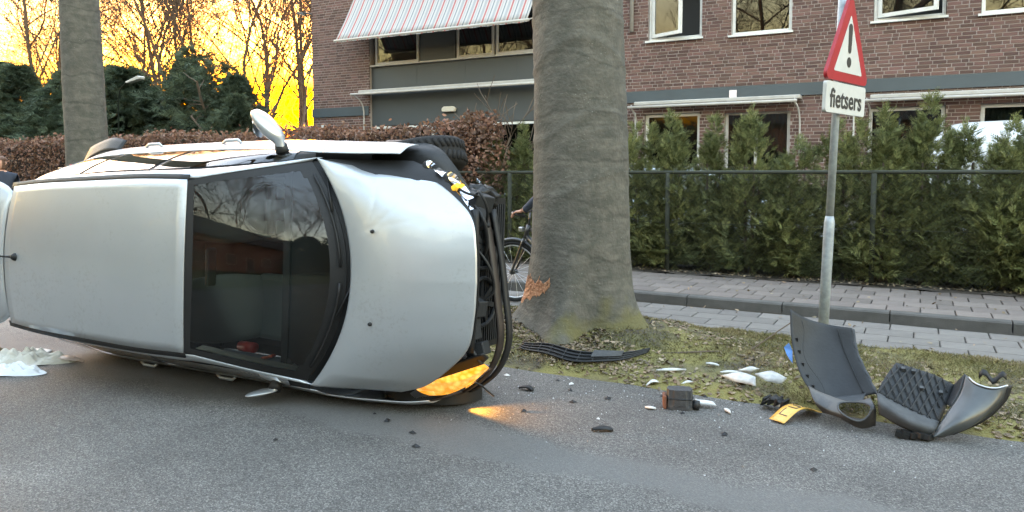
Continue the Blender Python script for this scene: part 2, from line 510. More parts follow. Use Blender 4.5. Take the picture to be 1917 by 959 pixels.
    sw.tube(ring, .016, 8, cap=False)
    sw.box(cp(1.79, .36, .92), (.05, .32, .035)); sw.box(cp(1.79, .36, .90), (.06, .14, .12))
    sw.build('steering_wheel', dashm, root, smooth=True)
    mr = MB().box(cp(1.86, 0, 1.335), (.03, .24, .07)).build('rear_view_mirror', dashm, root, bevel=.015)
    MB().box(cp(1.877, 0, 1.335), (.004, .22, .055)).build('mirror_glass', chrome, mr)

car = thing('crashed_car', 'silver hatchback lying on its right side on the road, bumper torn off', 'car')
car.location = (-1.9723, 4.4135, .8102)
car.rotation_euler = (R(90 - 3.24), R(.05), R(-.97))
car_shell(car, paint, True)
# bonnet, pushed and dented on its upper front corner
def dent(p, u, v):
    d = .0
    for (uu, vv, r, a) in ((.35, .80, .16, .020), (.55, .93, .12, .016), (.18, .62, .10, .012), (.72, .8, .1, .008)):
        d += a * math.exp(-(((u - uu) / r) ** 2 + ((v - vv) / r) ** 2))
    for (k, c, wd, a) in ((.75, .98, .03, .005), (1.5, 1.62, .04, .0045), (.25, .60, .025, .003)):
        e = abs(u * k + v - c) / wd
        if e < 1 and v > .35: d += a * (1 - e) * min(1, (v - .35) * 4)
    return Vector((p.x, p.y - .085 * max(0, v) ** 3 * (1 - u) ** .8, p.z - d + .006 * math.sin(19 * u + 9 * v) * max(0, v - .45)))
hood = MB().grid(lambda u, v: dent(hood_pt(u, 2 * v - 1), u, 2 * v - 1), 60, 110).build('bonnet', paint, car, smooth=True, thick=.01, offset=-1)
for s in (-1, 1):
    w = MB().lathe([(.0001, .012), (.009, .010), (.012, 0), (.012, -.004)], tuple(hood_pt(.745, s * .385) + Vector((0, 0, .004))), 'Z', 12)
    w.build('washer_jet', blackpl, hood, smooth=True)
# front inner structure behind the missing bumper
MB().grid(lambda u, v: hood_pt(.02 + .96 * u, (2 * v - 1) * .99, -.05), 12, 20).build('bonnet_liner', blackpl, car, smooth=True)
MB().span(-.47, -.42, -.46, .50, .18, .78).build('radiator', blackpl, car)
m = MB()
for k in range(22):
    m.span(-.418, -.412, -.42, .46, .20 + k * .026, .212 + k * .026)
m.build('radiator_fins', greypl, car)
for cy_ in (.20, -.16):
    m = MB()
    m.tube([cp(.40, cy_ + .15 * math.cos(2 * PI * k / 28), .47 + .16 * math.sin(2 * PI * k / 28)) for k in range(29)], .014, 8, cap=False)
    for k in range(7):
        a = 2 * PI * k / 7
        m.box(cp(.405, cy_ + .075 * math.cos(a), .47 + .08 * math.sin(a)), (.012, .13, .03), Matrix.Rotation(a, 3, 'X'))
    m.build('radiator_fan', greypl, car)
m = MB().tube(crv([cp(.30, .42, .74), cp(.28, .2, .76), cp(.27, 0, .765), cp(.28, -.2, .76), cp(.31, -.42, .74)], 16), .028, 6)
m.build('lock_carrier', blackpl, car, smooth=True)
for (x, y, z, dx, dy, dz, ry) in ((.36, -.30, .66, .10, .13, .10, .15), (.33, -.17, .64, .09, .10, .09, -.2), (.34, -.43, .60, .12, .08, .12, .3), (.36, .06, .70, .06, .07, .07, .1), (.33, .36, .66, .10, .12, .12, .4), (.38, .47, .58, .12, .10, .16, -.3)):
    MB().box((-x, y, z), (dx, dy, dz), Matrix.Rotation(ry, 3, 'Z') @ Matrix.Rotation(ry * .7, 3, 'Y')).build('bracket', greypl, car, bevel=.008)
for pts, r in (([(.33, .44, .70), (.25, .36, .72), (.26, .22, .66), (.33, .12, .60)], .012), ([(.36, .5, .66), (.27, .52, .74), (.24, .42, .70), (.3, .3, .62)], .009),
               ([(.30, .18, .70), (.24, .08, .66), (.24, -.06, .60), (.3, -.14, .62)], .010), ([(.34, -.4, .7), (.28, -.5, .66), (.30, -.55, .58)], .014), ([(.5, .58, .72), (.36, .52, .76), (.3, .50, .70)], .008)):
    MB().tube(crv([cp(*p) for p in pts], 14), r, 8).build('hose', blackpl, car, smooth=True)
# bent bumper beam and the outer carrier strip
beam = [(.74, -.80, .46), (.63, -.77, .47), (.49, -.715, .48), (.335, -.58, .48), (.262, -.385, .48), (.295, -.125, .48), (.345, .135, .47), (.42, .42, .46)]
cb = crv([cp(*p) for p in beam], 28)
def band(z0, z1, fx, tw):
    def fn(u, v):
        p = cb[int(round(u * 28))]
        return Vector((p.x + fx + .012 * math.sin(PI * v), p.y + tw * v, p.z + z0 + (z1 - z0) * v))
    return fn
MB().grid(band(-.035, .03, 0, .0), 28, 4).build('bumper_beam', brownbar, car, smooth=True, thick=.014)
MB().grid(band(-.095, -.045, .02, .0), 28, 3).build('bumper_carrier', blackpl, car, smooth=True, thick=.018)
MB().grid(lambda u, v: Vector((cb[int(round(u * 8))].x - .03 * v, cb[int(round(u * 8))].y - .01, cb[int(round(u * 8))].z - .12 + .3 * v)), 8, 4).build('lower_apron', brownbar, car, smooth=True, thick=.012)
# torn black liner sticking out at the upper front corner
tl = surf([[(-.44, .38, .58), (-.43, .42, .5), (-.41, .43, .36)], [(-.40, .47, .60), (-.37, .50, .50), (-.36, .49, .36)], [(-.44, .53, .58), (-.40, .56, .48), (-.40, .54, .34)], [(-.52, .56, .54), (-.48, .58, .46), (-.50, .58, .33)]])
MB().grid(lambda u, v: tl(u, v) + Vector((.012 * math.sin(23 * u + 5 * v), .010 * math.sin(17 * v + 9 * u), .01 * math.cos(21 * u))), 18, 14).build('torn_liner', blackpl, car, smooth=True, thick=.006)
wl_ = surf([[(-1.16, .70, .56), (-1.15, .80, .60), (-1.13, .86, .55)], [(-.95, .68, .66), (-.94, .79, .66), (-.93, .85, .58)], [(-.74, .64, .66), (-.72, .76, .66), (-.72, .81, .56)], [(-.60, .58, .62), (-.60, .66, .60), (-.61, .71, .54)], [(-.53, .44, .54), (-.53, .52, .50), (-.55, .57, .45)]])
MB().grid(wl_, 20, 8).build('torn_wheel_liner', greypl, car, smooth=True, thick=.005)
MB().tube(crv([cp(.44, -.62, .62), cp(.36, -.66, .54), cp(.33, -.70, .50), cp(.30, -.74, .46)], 10), .006, 6).build('loose_cable', blackpl, car)
# headlights
lens = glass('lamp_lens', (.95, .95, .93), .35)
ctl = [[(.80, .70, .76), (.62, .655, .765), (.46, .56, .78), (.30, .41, .79)], [(.78, .735, .70), (.60, .70, .69), (.42, .60, .69), (.27, .44, .70)], [(.76, .745, .64), (.60, .72, .60), (.44, .63, .58), (.33, .48, .60)]]
hl = bpy.data.objects.new('headlight', None); C.objects.link(hl); hl.parent = car
tag(hl, 'smashed left headlight with bare chrome reflectors')
MB().grid(surf([[cp(*p) + Vector((-.05, -.04, -.01)) for p in r] for r in ctl]), 10, 20).build('reflector', chrome, hl, smooth=True)
for (x, y, z, r) in ((.66, .66, .70, .055), (.50, .585, .69, .062)):
    MB().lathe([(r, .02), (r * .9, -.01), (r * .5, -.05), (.001, -.06)], (-x, y, z), 'X', 20, Matrix.Rotation(R(35), 3, 'Z')).build('reflector_cup', chrome, hl, smooth=True)
    MB().lathe([(r * 1.03, .022), (r * 1.12, .0), (r * 1.0, -.05)], (-x, y, z), 'X', 20, Matrix.Rotation(R(35), 3, 'Z')).build('cup_ring', blackpl, hl, smooth=True)
amber = mat('amber', (.85, .42, .03), .25, emit=((1, .5, .02), .01))
MB().box(cp(.43, .55, .73), (.05, .035, .09), Matrix.Rotation(R(30), 3, 'Z')).build('amber_bulb', amber, hl, bevel=.01)
for k, (a, b, c, d) in enumerate((((.42, .53, .76), (.34, .47, .78), (.33, .49, .71), (.40, .56, .70)), ((.58, .65, .77), (.52, .62, .78), (.53, .64, .72), (.58, .67, .72)))):
    MB().add([cp(*p) for p in (a, b, c, d)], [(0, 1, 2, 3)]).build('broken_shard', chrome, hl, thick=.004)
hr = bpy.data.objects.new('headlight', None); C.objects.link(hr); hr.parent = car
tag(hr, 'right headlight near the ground glowing orange')
ctr = [[(.75, -.735, .73), (.58, -.63, .745), (.40, -.555, .745), (.19, -.475, .73)], [(.73, -.755, .69), (.54, -.685, .70), (.36, -.605, .70), (.185, -.50, .69)], [(.70, -.765, .65), (.50, -.725, .65), (.34, -.635, .65), (.20, -.51, .66)]]
glow = bpy.data.materials.new('indicator_glow'); glow.use_nodes = True
gn = glow.node_tree; gb = gn.nodes['Principled BSDF']
gb.inputs['Base Color'].default_value = (.8, .3, .02, 1); gb.inputs['Roughness'].default_value = .12
v1 = gn.nodes.new('ShaderNodeTexVoronoi'); v1.inputs['Scale'].default_value = 26
tc_ = gn.nodes.new('ShaderNodeTexCoord'); gn.links.new(tc_.outputs['Object'], v1.inputs['Vector'])
rp_ = gn.nodes.new('ShaderNodeValToRGB'); rp_.color_ramp.elements[0].color = (1, .62, .12, 1); rp_.color_ramp.elements[1].color = (.75, .22, .0, 1); rp_.color_ramp.elements[1].position = .75
gn.links.new(v1.outputs['Distance'], rp_.inputs[0]); gn.links.new(rp_.outputs[0], gb.inputs['Emission Color']); gb.inputs['Emission Strength'].default_value = .032
bp_ = gn.nodes.new('ShaderNodeBump'); bp_.inputs['Strength'].default_value = .5; gn.links.new(v1.outputs['Distance'], bp_.inputs['Height']); gn.links.new(bp_.outputs[0], gb.inputs['Normal'])
rs = surf([[cp(*p) for p in r] for r in ctr])
MB().grid(lambda u, v: rs(.08 + .88 * u, .10 + .87 * v) + Vector((-.006, .004, .002)), 10, 24).build('glowing_reflector', glow, hr, smooth=True)
MB().grid(lambda u, v: rs(u, v) + Vector((.004 * math.sin(PI * u), -.01 * math.sin(PI * u), .012 * math.sin(PI * u))), 10, 24).build('lens', lens, hr, smooth=True)
MB().grid(lambda u, v: rs(u, v) + Vector((-.05, .05, -.03)), 8, 20).build('lamp_housing', blackpl, hr, smooth=True, thick=.01)
li = bpy.data.lights.new('indicator_light', 'SPOT'); li.energy = 1.2; li.color = (1, .42, .04); li.spot_size = R(75); li.spot_blend = .8; li.shadow_soft_size = .02
lo = bpy.data.objects.new('indicator_light', li); C.objects.link(lo); lo.parent = hr
lo.location = cp(.50, -.785, .52)
d_ = Vector((.36, -.035, -.11)); lo.rotation_euler = (-d_).to_track_quat('Z', 'Y').to_euler()
# wheels
wheel(car, 1.01, .745, .34, R(14))
wheel(car, .83, -.70, .31, R(16), flip=-1)
wheel(car, 3.38, .72, .31, 0)
wheel(car, 3.38, -.72, .31, 0, flip=-1)
# tailgate standing open behind the roof, antenna, wipers
def tg(u, v):
    V = 2 * v - 1
    x = 3.965 + .95 * u - .02 * V * V
    y = V * (.50 + .10 * math.sin(PI * min(u * 1.5, 1) * .5)) * (1 - .10 * max(0, .12 - u) / .12 * abs(V) ** 6)
    return cp(x, y, 1.475 + .05 * (1 - V * V) - .01 + .16 * u - .03 * abs(V) ** 8)
gate = MB().grid(tg, 20, 24).build('tailgate', paint, car, smooth=True, thick=.03)
MB().grid(lambda u, v: tg(.25 + .6 * u, .12 + .76 * v) + Vector((0, 0, .004)), 8, 8).build('rear_screen', side_glass, gate, smooth=True)
m = MB().lathe([(.0001, .03), (.012, .028), (.026, .012), (.03, 0), (.031, -.01)], tuple(roof_pt(.92, -.02) + Vector((0, 0, .004))), 'Z', 16)
p0 = roof_pt(.92, -.02)
m.tube([p0 + Vector((0, 0, .015)), p0 + Vector((-.06, 0, .035)), p0 + Vector((-.42, 0, .12))], [.012, .007, .005], 8)
m.build('antenna', blackpl, car, smooth=True)
for s, ys in ((1, (.62, .05)), (-1, (-.05, -.60))):
    a, b = ys
    pts = [ws_pt(.035, (a + (b - a) * k / 8) / .70, .02) for k in range(9)]
    w = MB().tube(pts, .009, 6); w.tube([ws_pt(-.04, a / .72, .0), ws_pt(.02, (a * .6 + b * .4) / .7, .035)], .008, 6)
    w.build('wiper', blackpl, car, smooth=True)
MB().grid(surf([[(-3.62, .80, .84), (-3.62, .89, .78)], [(-3.80, .80, .86), (-3.80, .915, .78)], [(-4.00, .74, .86), (-4.02, .87, .78)], [(-4.12, .66, .86), (-4.15, .84, .76)]]), 12, 4).build('torn_trim', blackpl, car, smooth=True, thick=.008)
MB().grid(lambda u, v: cp(4.0 + .12 * math.sin(PI * v), .66 * (2 * v - 1), .30 + .45 * u), 6, 12).build('rear_bumper', paint, car, smooth=True, thick=.01)
for s in (-1, 1):
    MB().grid(lambda u, v: cp(3.96 + .10 * v * u, s * (.70 - .13 * v), 1.03 - .25 * u), 6, 6).build('tail_light', redm, car, smooth=True, thick=.01)
MB().span(-3.90, -3.86, -.60, .60, .30, .95).build('boot_panel', blackpl, car)
# loose items seen through the screen
m = MB().tube([cp(1.86, -.56, .98), cp(2.02, -.57, .95)], .035, 14); m.build('red_cup', redm, car, smooth=True)
MB().box(cp(1.72, -.60, .985), (.11, .02, .04), Matrix.Rotation(.3, 3, 'Z')).build('orange_tool', mat('orange_pl', (.6, .09, .03), .4), car, bevel=.008)
m = MB()
for k in (0, 1):
    m.tube([cp(1.52 - k * .06 + .022 * math.cos(2 * PI * i / 12), -.635, .985 + .018 * math.sin(2 * PI * i / 12)) for i in range(13)], .004, 6, cap=False)
m.build('spectacles', whitepl, car)
MB().grid(lambda u, v: Vector(ws_pt(.12 + .80 * u, -.925 + .0 * v)) + Vector((0, .012 * v, -.015 - .05 * v)), 12, 3).build('pillar_trim', cream, car, smooth=True, thick=.006)
# ------------------------------------------------------------------ numpy mesh helpers for foliage
rng = np.random.default_rng(11)
def np_mesh(name, V, F, mt, smooth=False):
    V = np.asarray(V, np.float32).reshape(-1, 3); F = np.asarray(F, np.int32); k = F.shape[1]
    me = bpy.data.meshes.new(name)
    me.vertices.add(len(V)); me.vertices.foreach_set('co', V.ravel())
    me.loops.add(F.size); me.loops.foreach_set('vertex_index', F.ravel())
    me.polygons.add(len(F)); me.polygons.foreach_set('loop_start', np.arange(0, F.size, k, dtype=np.int32)); me.polygons.foreach_set('loop_total', np.full(len(F), k, np.int32))
    if smooth: me.polygons.foreach_set('use_smooth', np.ones(len(F), bool))
    me.materials.append(mt); me.update(calc_edges=True); me.validate()
    return me
def frames(n, dirs, roll=None):
    """n x 3 x 3 matrices whose first column is the direction"""
    d = dirs / np.linalg.norm(dirs, axis=1, keepdims=True)
    up = np.where(np.abs(d[:, 2:3]) < .95, [[0, 0, 1.]], [[1., 0, 0]])
    s = np.cross(up, d); s /= np.linalg.norm(s, axis=1, keepdims=True)
    t = np.cross(d, s)
    if roll is not None:
        c, q = np.cos(roll)[:, None], np.sin(roll)[:, None]
        s, t = s * c + t * q, -s * q + t * c
    return np.stack([d, s, t], 2)
def scatter(tv, tf, pos, Rm, sc):
    tv = np.asarray(tv, float); tf = np.asarray(tf)
    sc = np.asarray(sc, float)
    if sc.ndim == 1: sc = sc[:, None, None]
    else: sc = sc[:, None, :]
    V = np.einsum('nij,nkj->nki', Rm, tv[None] * sc) + pos[:, None, :]
    n, k = len(pos), len(tv)
    F = tf[None] + (np.arange(n) * k)[:, None, None]
    return V.reshape(-1, 3), F.reshape(-1, tf.shape[1])
def frond(n=6, w=.16, droop=.12, seed=0):
    """flat feathery conifer spray of length 1 along +X"""
    r = np.random.default_rng(seed); V = []; F = []
    def leaf(a, d, l, ww):
        o = len(V); d = np.array(d) / np.linalg.norm(d); s = np.array([-d[1], d[0], 0])
        V.extend([a, a + d * l * .45 + s * ww, a + d * l + np.array([0, 0, -.15 * l]), a + d * l * .45 - s * ww]); F.append((o, o + 1, o + 2, o + 3))
    for i in range(n):
        t = (i + .4) / n; a = np.array([t, 0, -droop * t * t])
        for s in (-1, 1):
            l = (.42 * (1 - t) + .12) * r.uniform(.8, 1.2)
            leaf(a, (.8, s * r.uniform(.55, .95), r.uniform(-.2, .25)), l, l * w)
    leaf(np.array([.0, 0, 0]), (1, 0, -droop * .5), 1.0, .035)
    return np.array(V), np.array(F)

# ------------------------------------------------------------------ ground, road, verge, cycle path, footway
def struct(o): o['kind'] = 'structure'; return o
def asphalt():
    m = bpy.data.materials.new('asphalt'); m.use_nodes = True
    N = m.node_tree.nodes; L = m.node_tree.links; b = N['Principled BSDF']
    tc = N.new('ShaderNodeTexCoord')
    vo = N.new('ShaderNodeTexVoronoi'); vo.inputs['Scale'].default_value = 165; L.new(tc.outputs['Object'], vo.inputs['Vector'])
    bw = N.new('ShaderNodeSeparateColor'); L.new(vo.outputs['Color'], bw.inputs[0])
    rp = N.new('ShaderNodeValToRGB'); e = rp.color_ramp.elements
    e[0].position = .0; e[0].color = (.036, .035, .033, 1); e[1].position = 1; e[1].color = (.185, .178, .166, 1)
    x = rp.color_ramp.elements.new(.5); x.color = (.076, .073, .068, 1)
    x = rp.color_ramp.elements.new(.82); x.color = (.118, .114, .107, 1)
    L.new(bw.outputs[0], rp.inputs[0])
    n2 = N.new('ShaderNodeTexNoise'); n2.inputs['Scale'].default_value = 1.1; n2.inputs['Detail'].default_value = 8; L.new(tc.outputs['Object'], n2.inputs['Vector'])
    mr = N.new('ShaderNodeMapRange'); mr.inputs[1].default_value = .3; mr.inputs[2].default_value = .7; mr.inputs[3].default_value = .74; mr.inputs[4].default_value = 1.30; L.new(n2.outputs['Fac'], mr.inputs[0])
    mu = N.new('ShaderNodeMix'); mu.data_type = 'RGBA'; mu.blend_type = 'MULTIPLY'; mu.inputs[0].default_value = 1
    L.new(rp.outputs[0], mu.inputs[6]); L.new(mr.outputs[0], mu.inputs[7])
    # smooth worn seam running along the road at y about 3.4
    sp = N.new('ShaderNodeSeparateXYZ'); L.new(tc.outputs['Object'], sp.inputs[0])
    n3 = N.new('ShaderNodeTexNoise'); n3.inputs['Scale'].default_value = 1.6; n3.inputs['Detail'].default_value = 7; L.new(tc.outputs['Object'], n3.inputs['Vector'])
    a1 = N.new('ShaderNodeMath'); a1.operation = 'MULTIPLY_ADD'; a1.inputs[1].default_value = .55; a1.inputs[2].default_value = -3.42 - .275
    L.new(n3.outputs['Fac'], a1.inputs[0])
    a2 = N.new('ShaderNodeMath'); a2.operation = 'ADD'; L.new(sp.outputs[1], a2.inputs[0]); L.new(a1.outputs[0], a2.inputs[1])
    a3 = N.new('ShaderNodeMath'); a3.operation = 'ABSOLUTE'; L.new(a2.outputs[0], a3.inputs[0])
    a4 = N.new('ShaderNodeMapRange'); a4.inputs[1].default_value = .13; a4.inputs[2].default_value = .22; a4.inputs[3].default_value = .72; a4.inputs[4].default_value = 0; L.new(a3.outputs[0], a4.inputs[0])
    n4 = N.new('ShaderNodeTexNoise'); n4.inputs['Scale'].default_value = 60; L.new(tc.outputs['Object'], n4.inputs['Vector'])
    sm = N.new('ShaderNodeMix'); sm.data_type = 'RGBA'; sm.inputs[6].default_value = (.085, .084, .082, 1); sm.inputs[7].default_value = (.115, .113, .108, 1); L.new(n4.outputs['Fac'], sm.inputs[0])
    m2 = N.new('ShaderNodeMix'); m2.data_type = 'RGBA'; L.new(a4.outputs[0], m2.inputs[0]); L.new(mu.outputs[2], m2.inputs[6]); L.new(sm.outputs[2], m2.inputs[7])
    L.new(m2.outputs[2], b.inputs['Base Color'])
    b.inputs['Roughness'].default_value = .7; b.inputs['Specular IOR Level'].default_value = .35
    bp = N.new('ShaderNodeBump'); bp.inputs['Strength'].default_value = .55; bp.inputs['Distance'].default_value = .006
    L.new(vo.outputs['Distance'], bp.inputs['Height']); L.new(bp.outputs[0], b.inputs['Normal'])
    return m
M_asph = asphalt()
M_soil = mat('soil', (.06, .048, .036), .95, var=(5, .35, .65), col2=(.035, .03, .024), bump=(40, .6))
M_lawn = mat('lawn', (.06, .075, .025), .9, var=(3, .35, .65), col2=(.045, .05, .02), bump=(60, .5))
struct(MB().span(-160, 120, -90, 220, -.35, -.06).build('ground', M_soil))
def sheet(name, x0, x1, y0, y1, z, m, nx=1, ny=1, hf=None):
    return MB().grid(lambda u, v: Vector((x0 + (x1 - x0) * u, y0 + (y1 - y0) * v, z + (hf(x0 + (x1 - x0) * u, y0 + (y1 - y0) * v) if hf else 0))), nx, ny).build(name, m, smooth=True, fix=False)
struct(sheet('road', -90, 60, -1.9, 4.93, 0, M_asph))
struct(sheet('lawn', -60, 50, -30, -1.8, .02, M_lawn))
# verge with a mound round the tree
def vh(x, y):
    e = min(max((y - 4.80) / .22, 0), 1); f = min(max((6.98 - y) / .25, 0), 1)
    w = e * e * (3 - 2 * e) * f * f * (3 - 2 * f)
    h = .035 * w + .24 * math.exp(-((x + 2.62) / 1.15) ** 2 - ((y - 6.0) / .62) ** 2) * w
    h += .12 * math.exp(-((x + 9.7) / .9) ** 2 - ((y - 6.0) / .55) ** 2) * w
    h += .012 * math.sin(5.1 * x + 1.3) * math.sin(6.7 * y) * w + .008 * math.sin(13 * x + 3 * y) * w
    return h - .012 * (1 - w)
def verge_mat():
    m = mat('verge_earth', (.105, .095, .045), .95, var=(7, .38, .62), col2=(.05, .040, .030), bump=(70, .8, .02), detail=9)
    N = m.node_tree.nodes; L = m.node_tree.links; b = N['Principled BSDF']
    src = b.inputs['Base Color'].links[0].from_socket
    tc = N.new('ShaderNodeTexCoord'); nz = N.new('ShaderNodeTexNoise'); nz.inputs['Scale'].default_value = 2.3; nz.inputs['Detail'].default_value = 7
    L.new(tc.outputs['Object'], nz.inputs['Vector'])
    mr = N.new('ShaderNodeMapRange'); mr.inputs[1].default_value = .40; mr.inputs[2].default_value = .54; L.new(nz.outputs['Fac'], mr.inputs[0])
    mx = N.new('ShaderNodeMix'); mx.data_type = 'RGBA'; mx.inputs[7].default_value = (.155, .138, .042, 1)
    L.new(mr.outputs[0], mx.inputs[0]); L.new(src, mx.inputs[6]); L.new(mx.outputs[2], b.inputs['Base Color'])
    return m
M_verge = verge_mat()
struct(sheet('verge', -40, 20, 4.80, 6.98, 0, M_verge, 600, 44, vh))
# cycle path: grey concrete slabs, each its own piece where they show
M_slab = mat('concrete_slab', (.142, .132, .120), .85, var=(9, .3, .7), col2=(.108, .100, .092), bump=(120, .3), objrand=.16, coords='Object')
M_slab2 = mat('footway_slab', (.142, .120, .106), .85, var=(9, .3, .7), col2=(.105, .088, .078), bump=(120, .3), objrand=.2)
M_joint = mat('joint_sand', (.078, .070, .060), .95, bump=(90, .5))
def slab_base(name, sx, sy, h):
    m = MB(); c = .006; g = .005
    x, y = sx / 2 - g, sy / 2 - g
    m.add([(-x, -y, 0), (x, -y, 0), (x, y, 0), (-x, y, 0), (-x, -y, h - c), (x, -y, h - c), (x, y, h - c), (-x, y, h - c), (-x + c, -y + c, h), (x - c, -y + c, h), (x - c, y - c, h), (-x + c, y - c, h)],
          [(0, 1, 5, 4), (1, 2, 6, 5), (2, 3, 7, 6), (3, 0, 4, 7), (4, 5, 9, 8), (5, 6, 10, 9), (6, 7, 11, 10), (7, 4, 8, 11), (8, 9, 10, 11)])
    return m
def paving(root, name, me, xs, ys, sx, sy, z, shift):
    for j in range(ys[2]):
        for i in range(xs[2]):
            x = xs[0] + (i + (.5 if (j % 2 and shift) else 0)) * sx; y = ys[0] + (j + .5) * sy
            inst(name, me, root, (x, y, z + random.uniform(-.002, .002)), (random.uniform(-.006, .006), random.uniform(-.006, .006), random.uniform(-.004, .004)))
def far_slabs(name, m, root, x0, x1, y0, ny, sx, sy, z, h):
    b = MB()
    n = int((x1 - x0) / sx)
    for j in range(ny):
        for i in range(n):
            cx = x0 + (i + .5 + (.5 if j % 2 else 0)) * sx; cy = y0 + (j + .5) * sy
            b.box((cx, cy, z + h / 2 + random.uniform(-.002, .002)), (sx - .01, sy - .01, h))
    o = b.build(name, m, root); o['kind'] = 'stuff'; return o
path = struct(sheet('cycle_path', -60, 40, 6.86, 8.02, -.02, M_joint))
me = slab_base('slab', .40, .283, .03).mesh('slab', M_slab)
paving(path, 'slab', me, (-5.0, 0, 20), (6.87, 0, 4), .40, .283, -.018, True)
M_slab_i = mat('concrete_slab_far', (.125, .122, .118), .85, var=(9, .3, .7), col2=(.09, .088, .085), island=.16)
far_slabs('far_slab', M_slab_i, path, -45.2, -5.2, 6.87, 4, .40, .283, -.018, .03)
far_slabs('far_slab', M_slab_i, path, 3.2, 20, 6.87, 4, .40, .283, -.018, .03)
# kerb
kerb = struct(MB().span(-60, 40, 8.03, 8.15, -.1, .02).build('kerb', M_joint))
M_kerb = mat('kerb_concrete', (.085, .082, .077), .9, var=(6, .3, .7), col2=(.055, .054, .05), bump=(90, .4), objrand=.15)
me = MB().add([(-.494, 0, -.1), (.494, 0, -.1), (.494, .14, -.1), (-.494, .14, -.1), (-.494, .015, .105), (.494, .015, .105), (.494, .03, .12), (-.494, .03, .12), (.494, .14, .122), (-.494, .14, .122)],
              [(0, 1, 5, 4), (4, 5, 6, 7), (7, 6, 8, 9), (9, 8, 2, 3), (0, 4, 7, 9, 3), (1, 2, 8, 6, 5)]).mesh('kerb_stone', M_kerb)
for i in range(-40, 16):
    inst('kerb_stone', me, kerb, (i + .29, 8.02 + random.uniform(-.003, .003), random.uniform(-.003, .003)))
foot = struct(MB().span(-60, 40, 8.17, 9.75, -.1, .09).build('footway', M_joint))
me = slab_base('slab', .30, .30, .03).mesh('slab', M_slab2)
paving(foot, 'slab', me, (-7.0, 0, 36), (8.17, 0, 5), .30, .30, .092, True)
M_slab2_i = mat('footway_slab_far', (.130, .116, .107), .85, var=(9, .3, .7), col2=(.095, .084, .078), island=.2)
far_slabs('far_slab', M_slab2_i, foot, -43.2, -7.2, 8.17, 5, .30, .30, .092, .03)
far_slabs('far_slab', M_slab2_i, foot, 3.9, 20, 8.17, 5, .30, .30, .092, .03)
struct(sheet('soil_strip', -60, 40, 9.66, 11.2, .10, M_soil, 300, 10, lambda x, y: .035 * math.sin(9 * x + 3 * y) * math.sin(7 * y + x) * .5 + .03))
struct(sheet('parking_yard', -16, 40, 11.2, 16.0, .09, mat('yard_pavers', (.13, .12, .11), .9, var=(14, .3, .7), bump=(40, .3))))
struct(sheet('garden_ground', -60, -16, 11.2, 60, .085, M_soil))

# grass, moss and leaf litter on the verge (nobody could count it)
def on_verge(n, x0, x1, y0, y1):
    x = rng.uniform(x0, x1, n); y = rng.uniform(y0, y1, n)
    z = np.array([vh(a, b) for a, b in zip(x, y)])
    return np.stack([x, y, z], 1)
M_grass = mat('grass_blade', (.138, .132, .044), .8, island=.5, trans=.3, var=(1.7, .4, .6), col2=(.22, .18, .09))
M_litter = mat('leaf_litter', (.13, .09, .055), .85, island=.55, var=(9, .4, .6), col2=(.20, .16, .11))
p = np.concatenate([on_verge(80000, -3.9, 2.0, 4.92, 6.92), on_verge(16000, -3.9, 2.0, 6.55, 6.92), on_verge(9000, -14, -3.9, 4.95, 6.9)])
keepm = (np.sin(3.1 * p[:, 0] + 1.7 * p[:, 1]) + np.sin(5.3 * p[:, 1] - 2 * p[:, 0]) + rng.normal(0, .8, len(p)) + (p[:, 1] - 6.2) * .6) > -.9
p = p[keepm]; n = len(p)
d = np.stack([rng.normal(0, .9, n), rng.normal(0, .9, n), rng.uniform(.25, 1.0, n)], 1)
V, F = scatter([(0, -.03, 0), (0, .03, 0), (.6, .022, .02), (1, 0, -.1), (.6, -.022, .02)], [(0, 1, 2, 3, 4)], p - [0, 0, .004], frames(n, d, rng.uniform(0, 6, n)), np.stack([rng.uniform(.018, .052, n), rng.uniform(.05, .09, n), np.full(n, .03)], 1))
tag(inst('grass', np_mesh('grass', V, F, M_grass)), 'short mossy grass on the verge round the trees', 'grass', kind='stuff')
p = np.concatenate([on_verge(10000, -3.9, 2.0, 4.86, 6.88), on_verge(3500, -3.6, -2.2, 4.95, 5.8), on_verge(2500, -14, -3.9, 4.9, 6.9)])
keepm = (np.sin(2.1 * p[:, 0] + 4.7 * p[:, 1]) + np.sin(6.3 * p[:, 1] + 3 * p[:, 0]) + rng.normal(0, .9, len(p)) - (p[:, 1] - 5.6)) > .0
p = p[keepm]; n = len(p)
extra = np.stack([rng.uniform(-3.5, 2, 700), 9.72 + np.abs(rng.normal(0, .16, 700)), np.full(700, .14)], 1)
ex2 = np.stack([rng.uniform(-5, 2, 160), rng.uniform(6.9, 9.6, 160), np.zeros(160)], 1); ex2[:, 2] = np.where(ex2[:, 1] > 8.03, .128, .017)
p = np.concatenate([p, extra, ex2]); n = len(p)
d = np.stack([rng.normal(0, 1, n), rng.normal(0, 1, n), rng.normal(0, .28, n)], 1)
leaf_t = [(-.5, 0, .05), (-.15, .28, -.02), (.25, .2, .03), (.55, 0, .1), (.25, -.22, .0), (-.15, -.26, .08)]
V, F = scatter(leaf_t, [(0, 1, 2, 3, 4, 5)], p + [0, 0, .008], frames(n, d, rng.normal(0, .5, n)), rng.uniform(.02, .052, n))
tag(inst('leaf_litter', np_mesh('leaf_litter', V, F, M_litter)), 'dead brown leaves lying on verge and footway', 'leaves', kind='stuff')

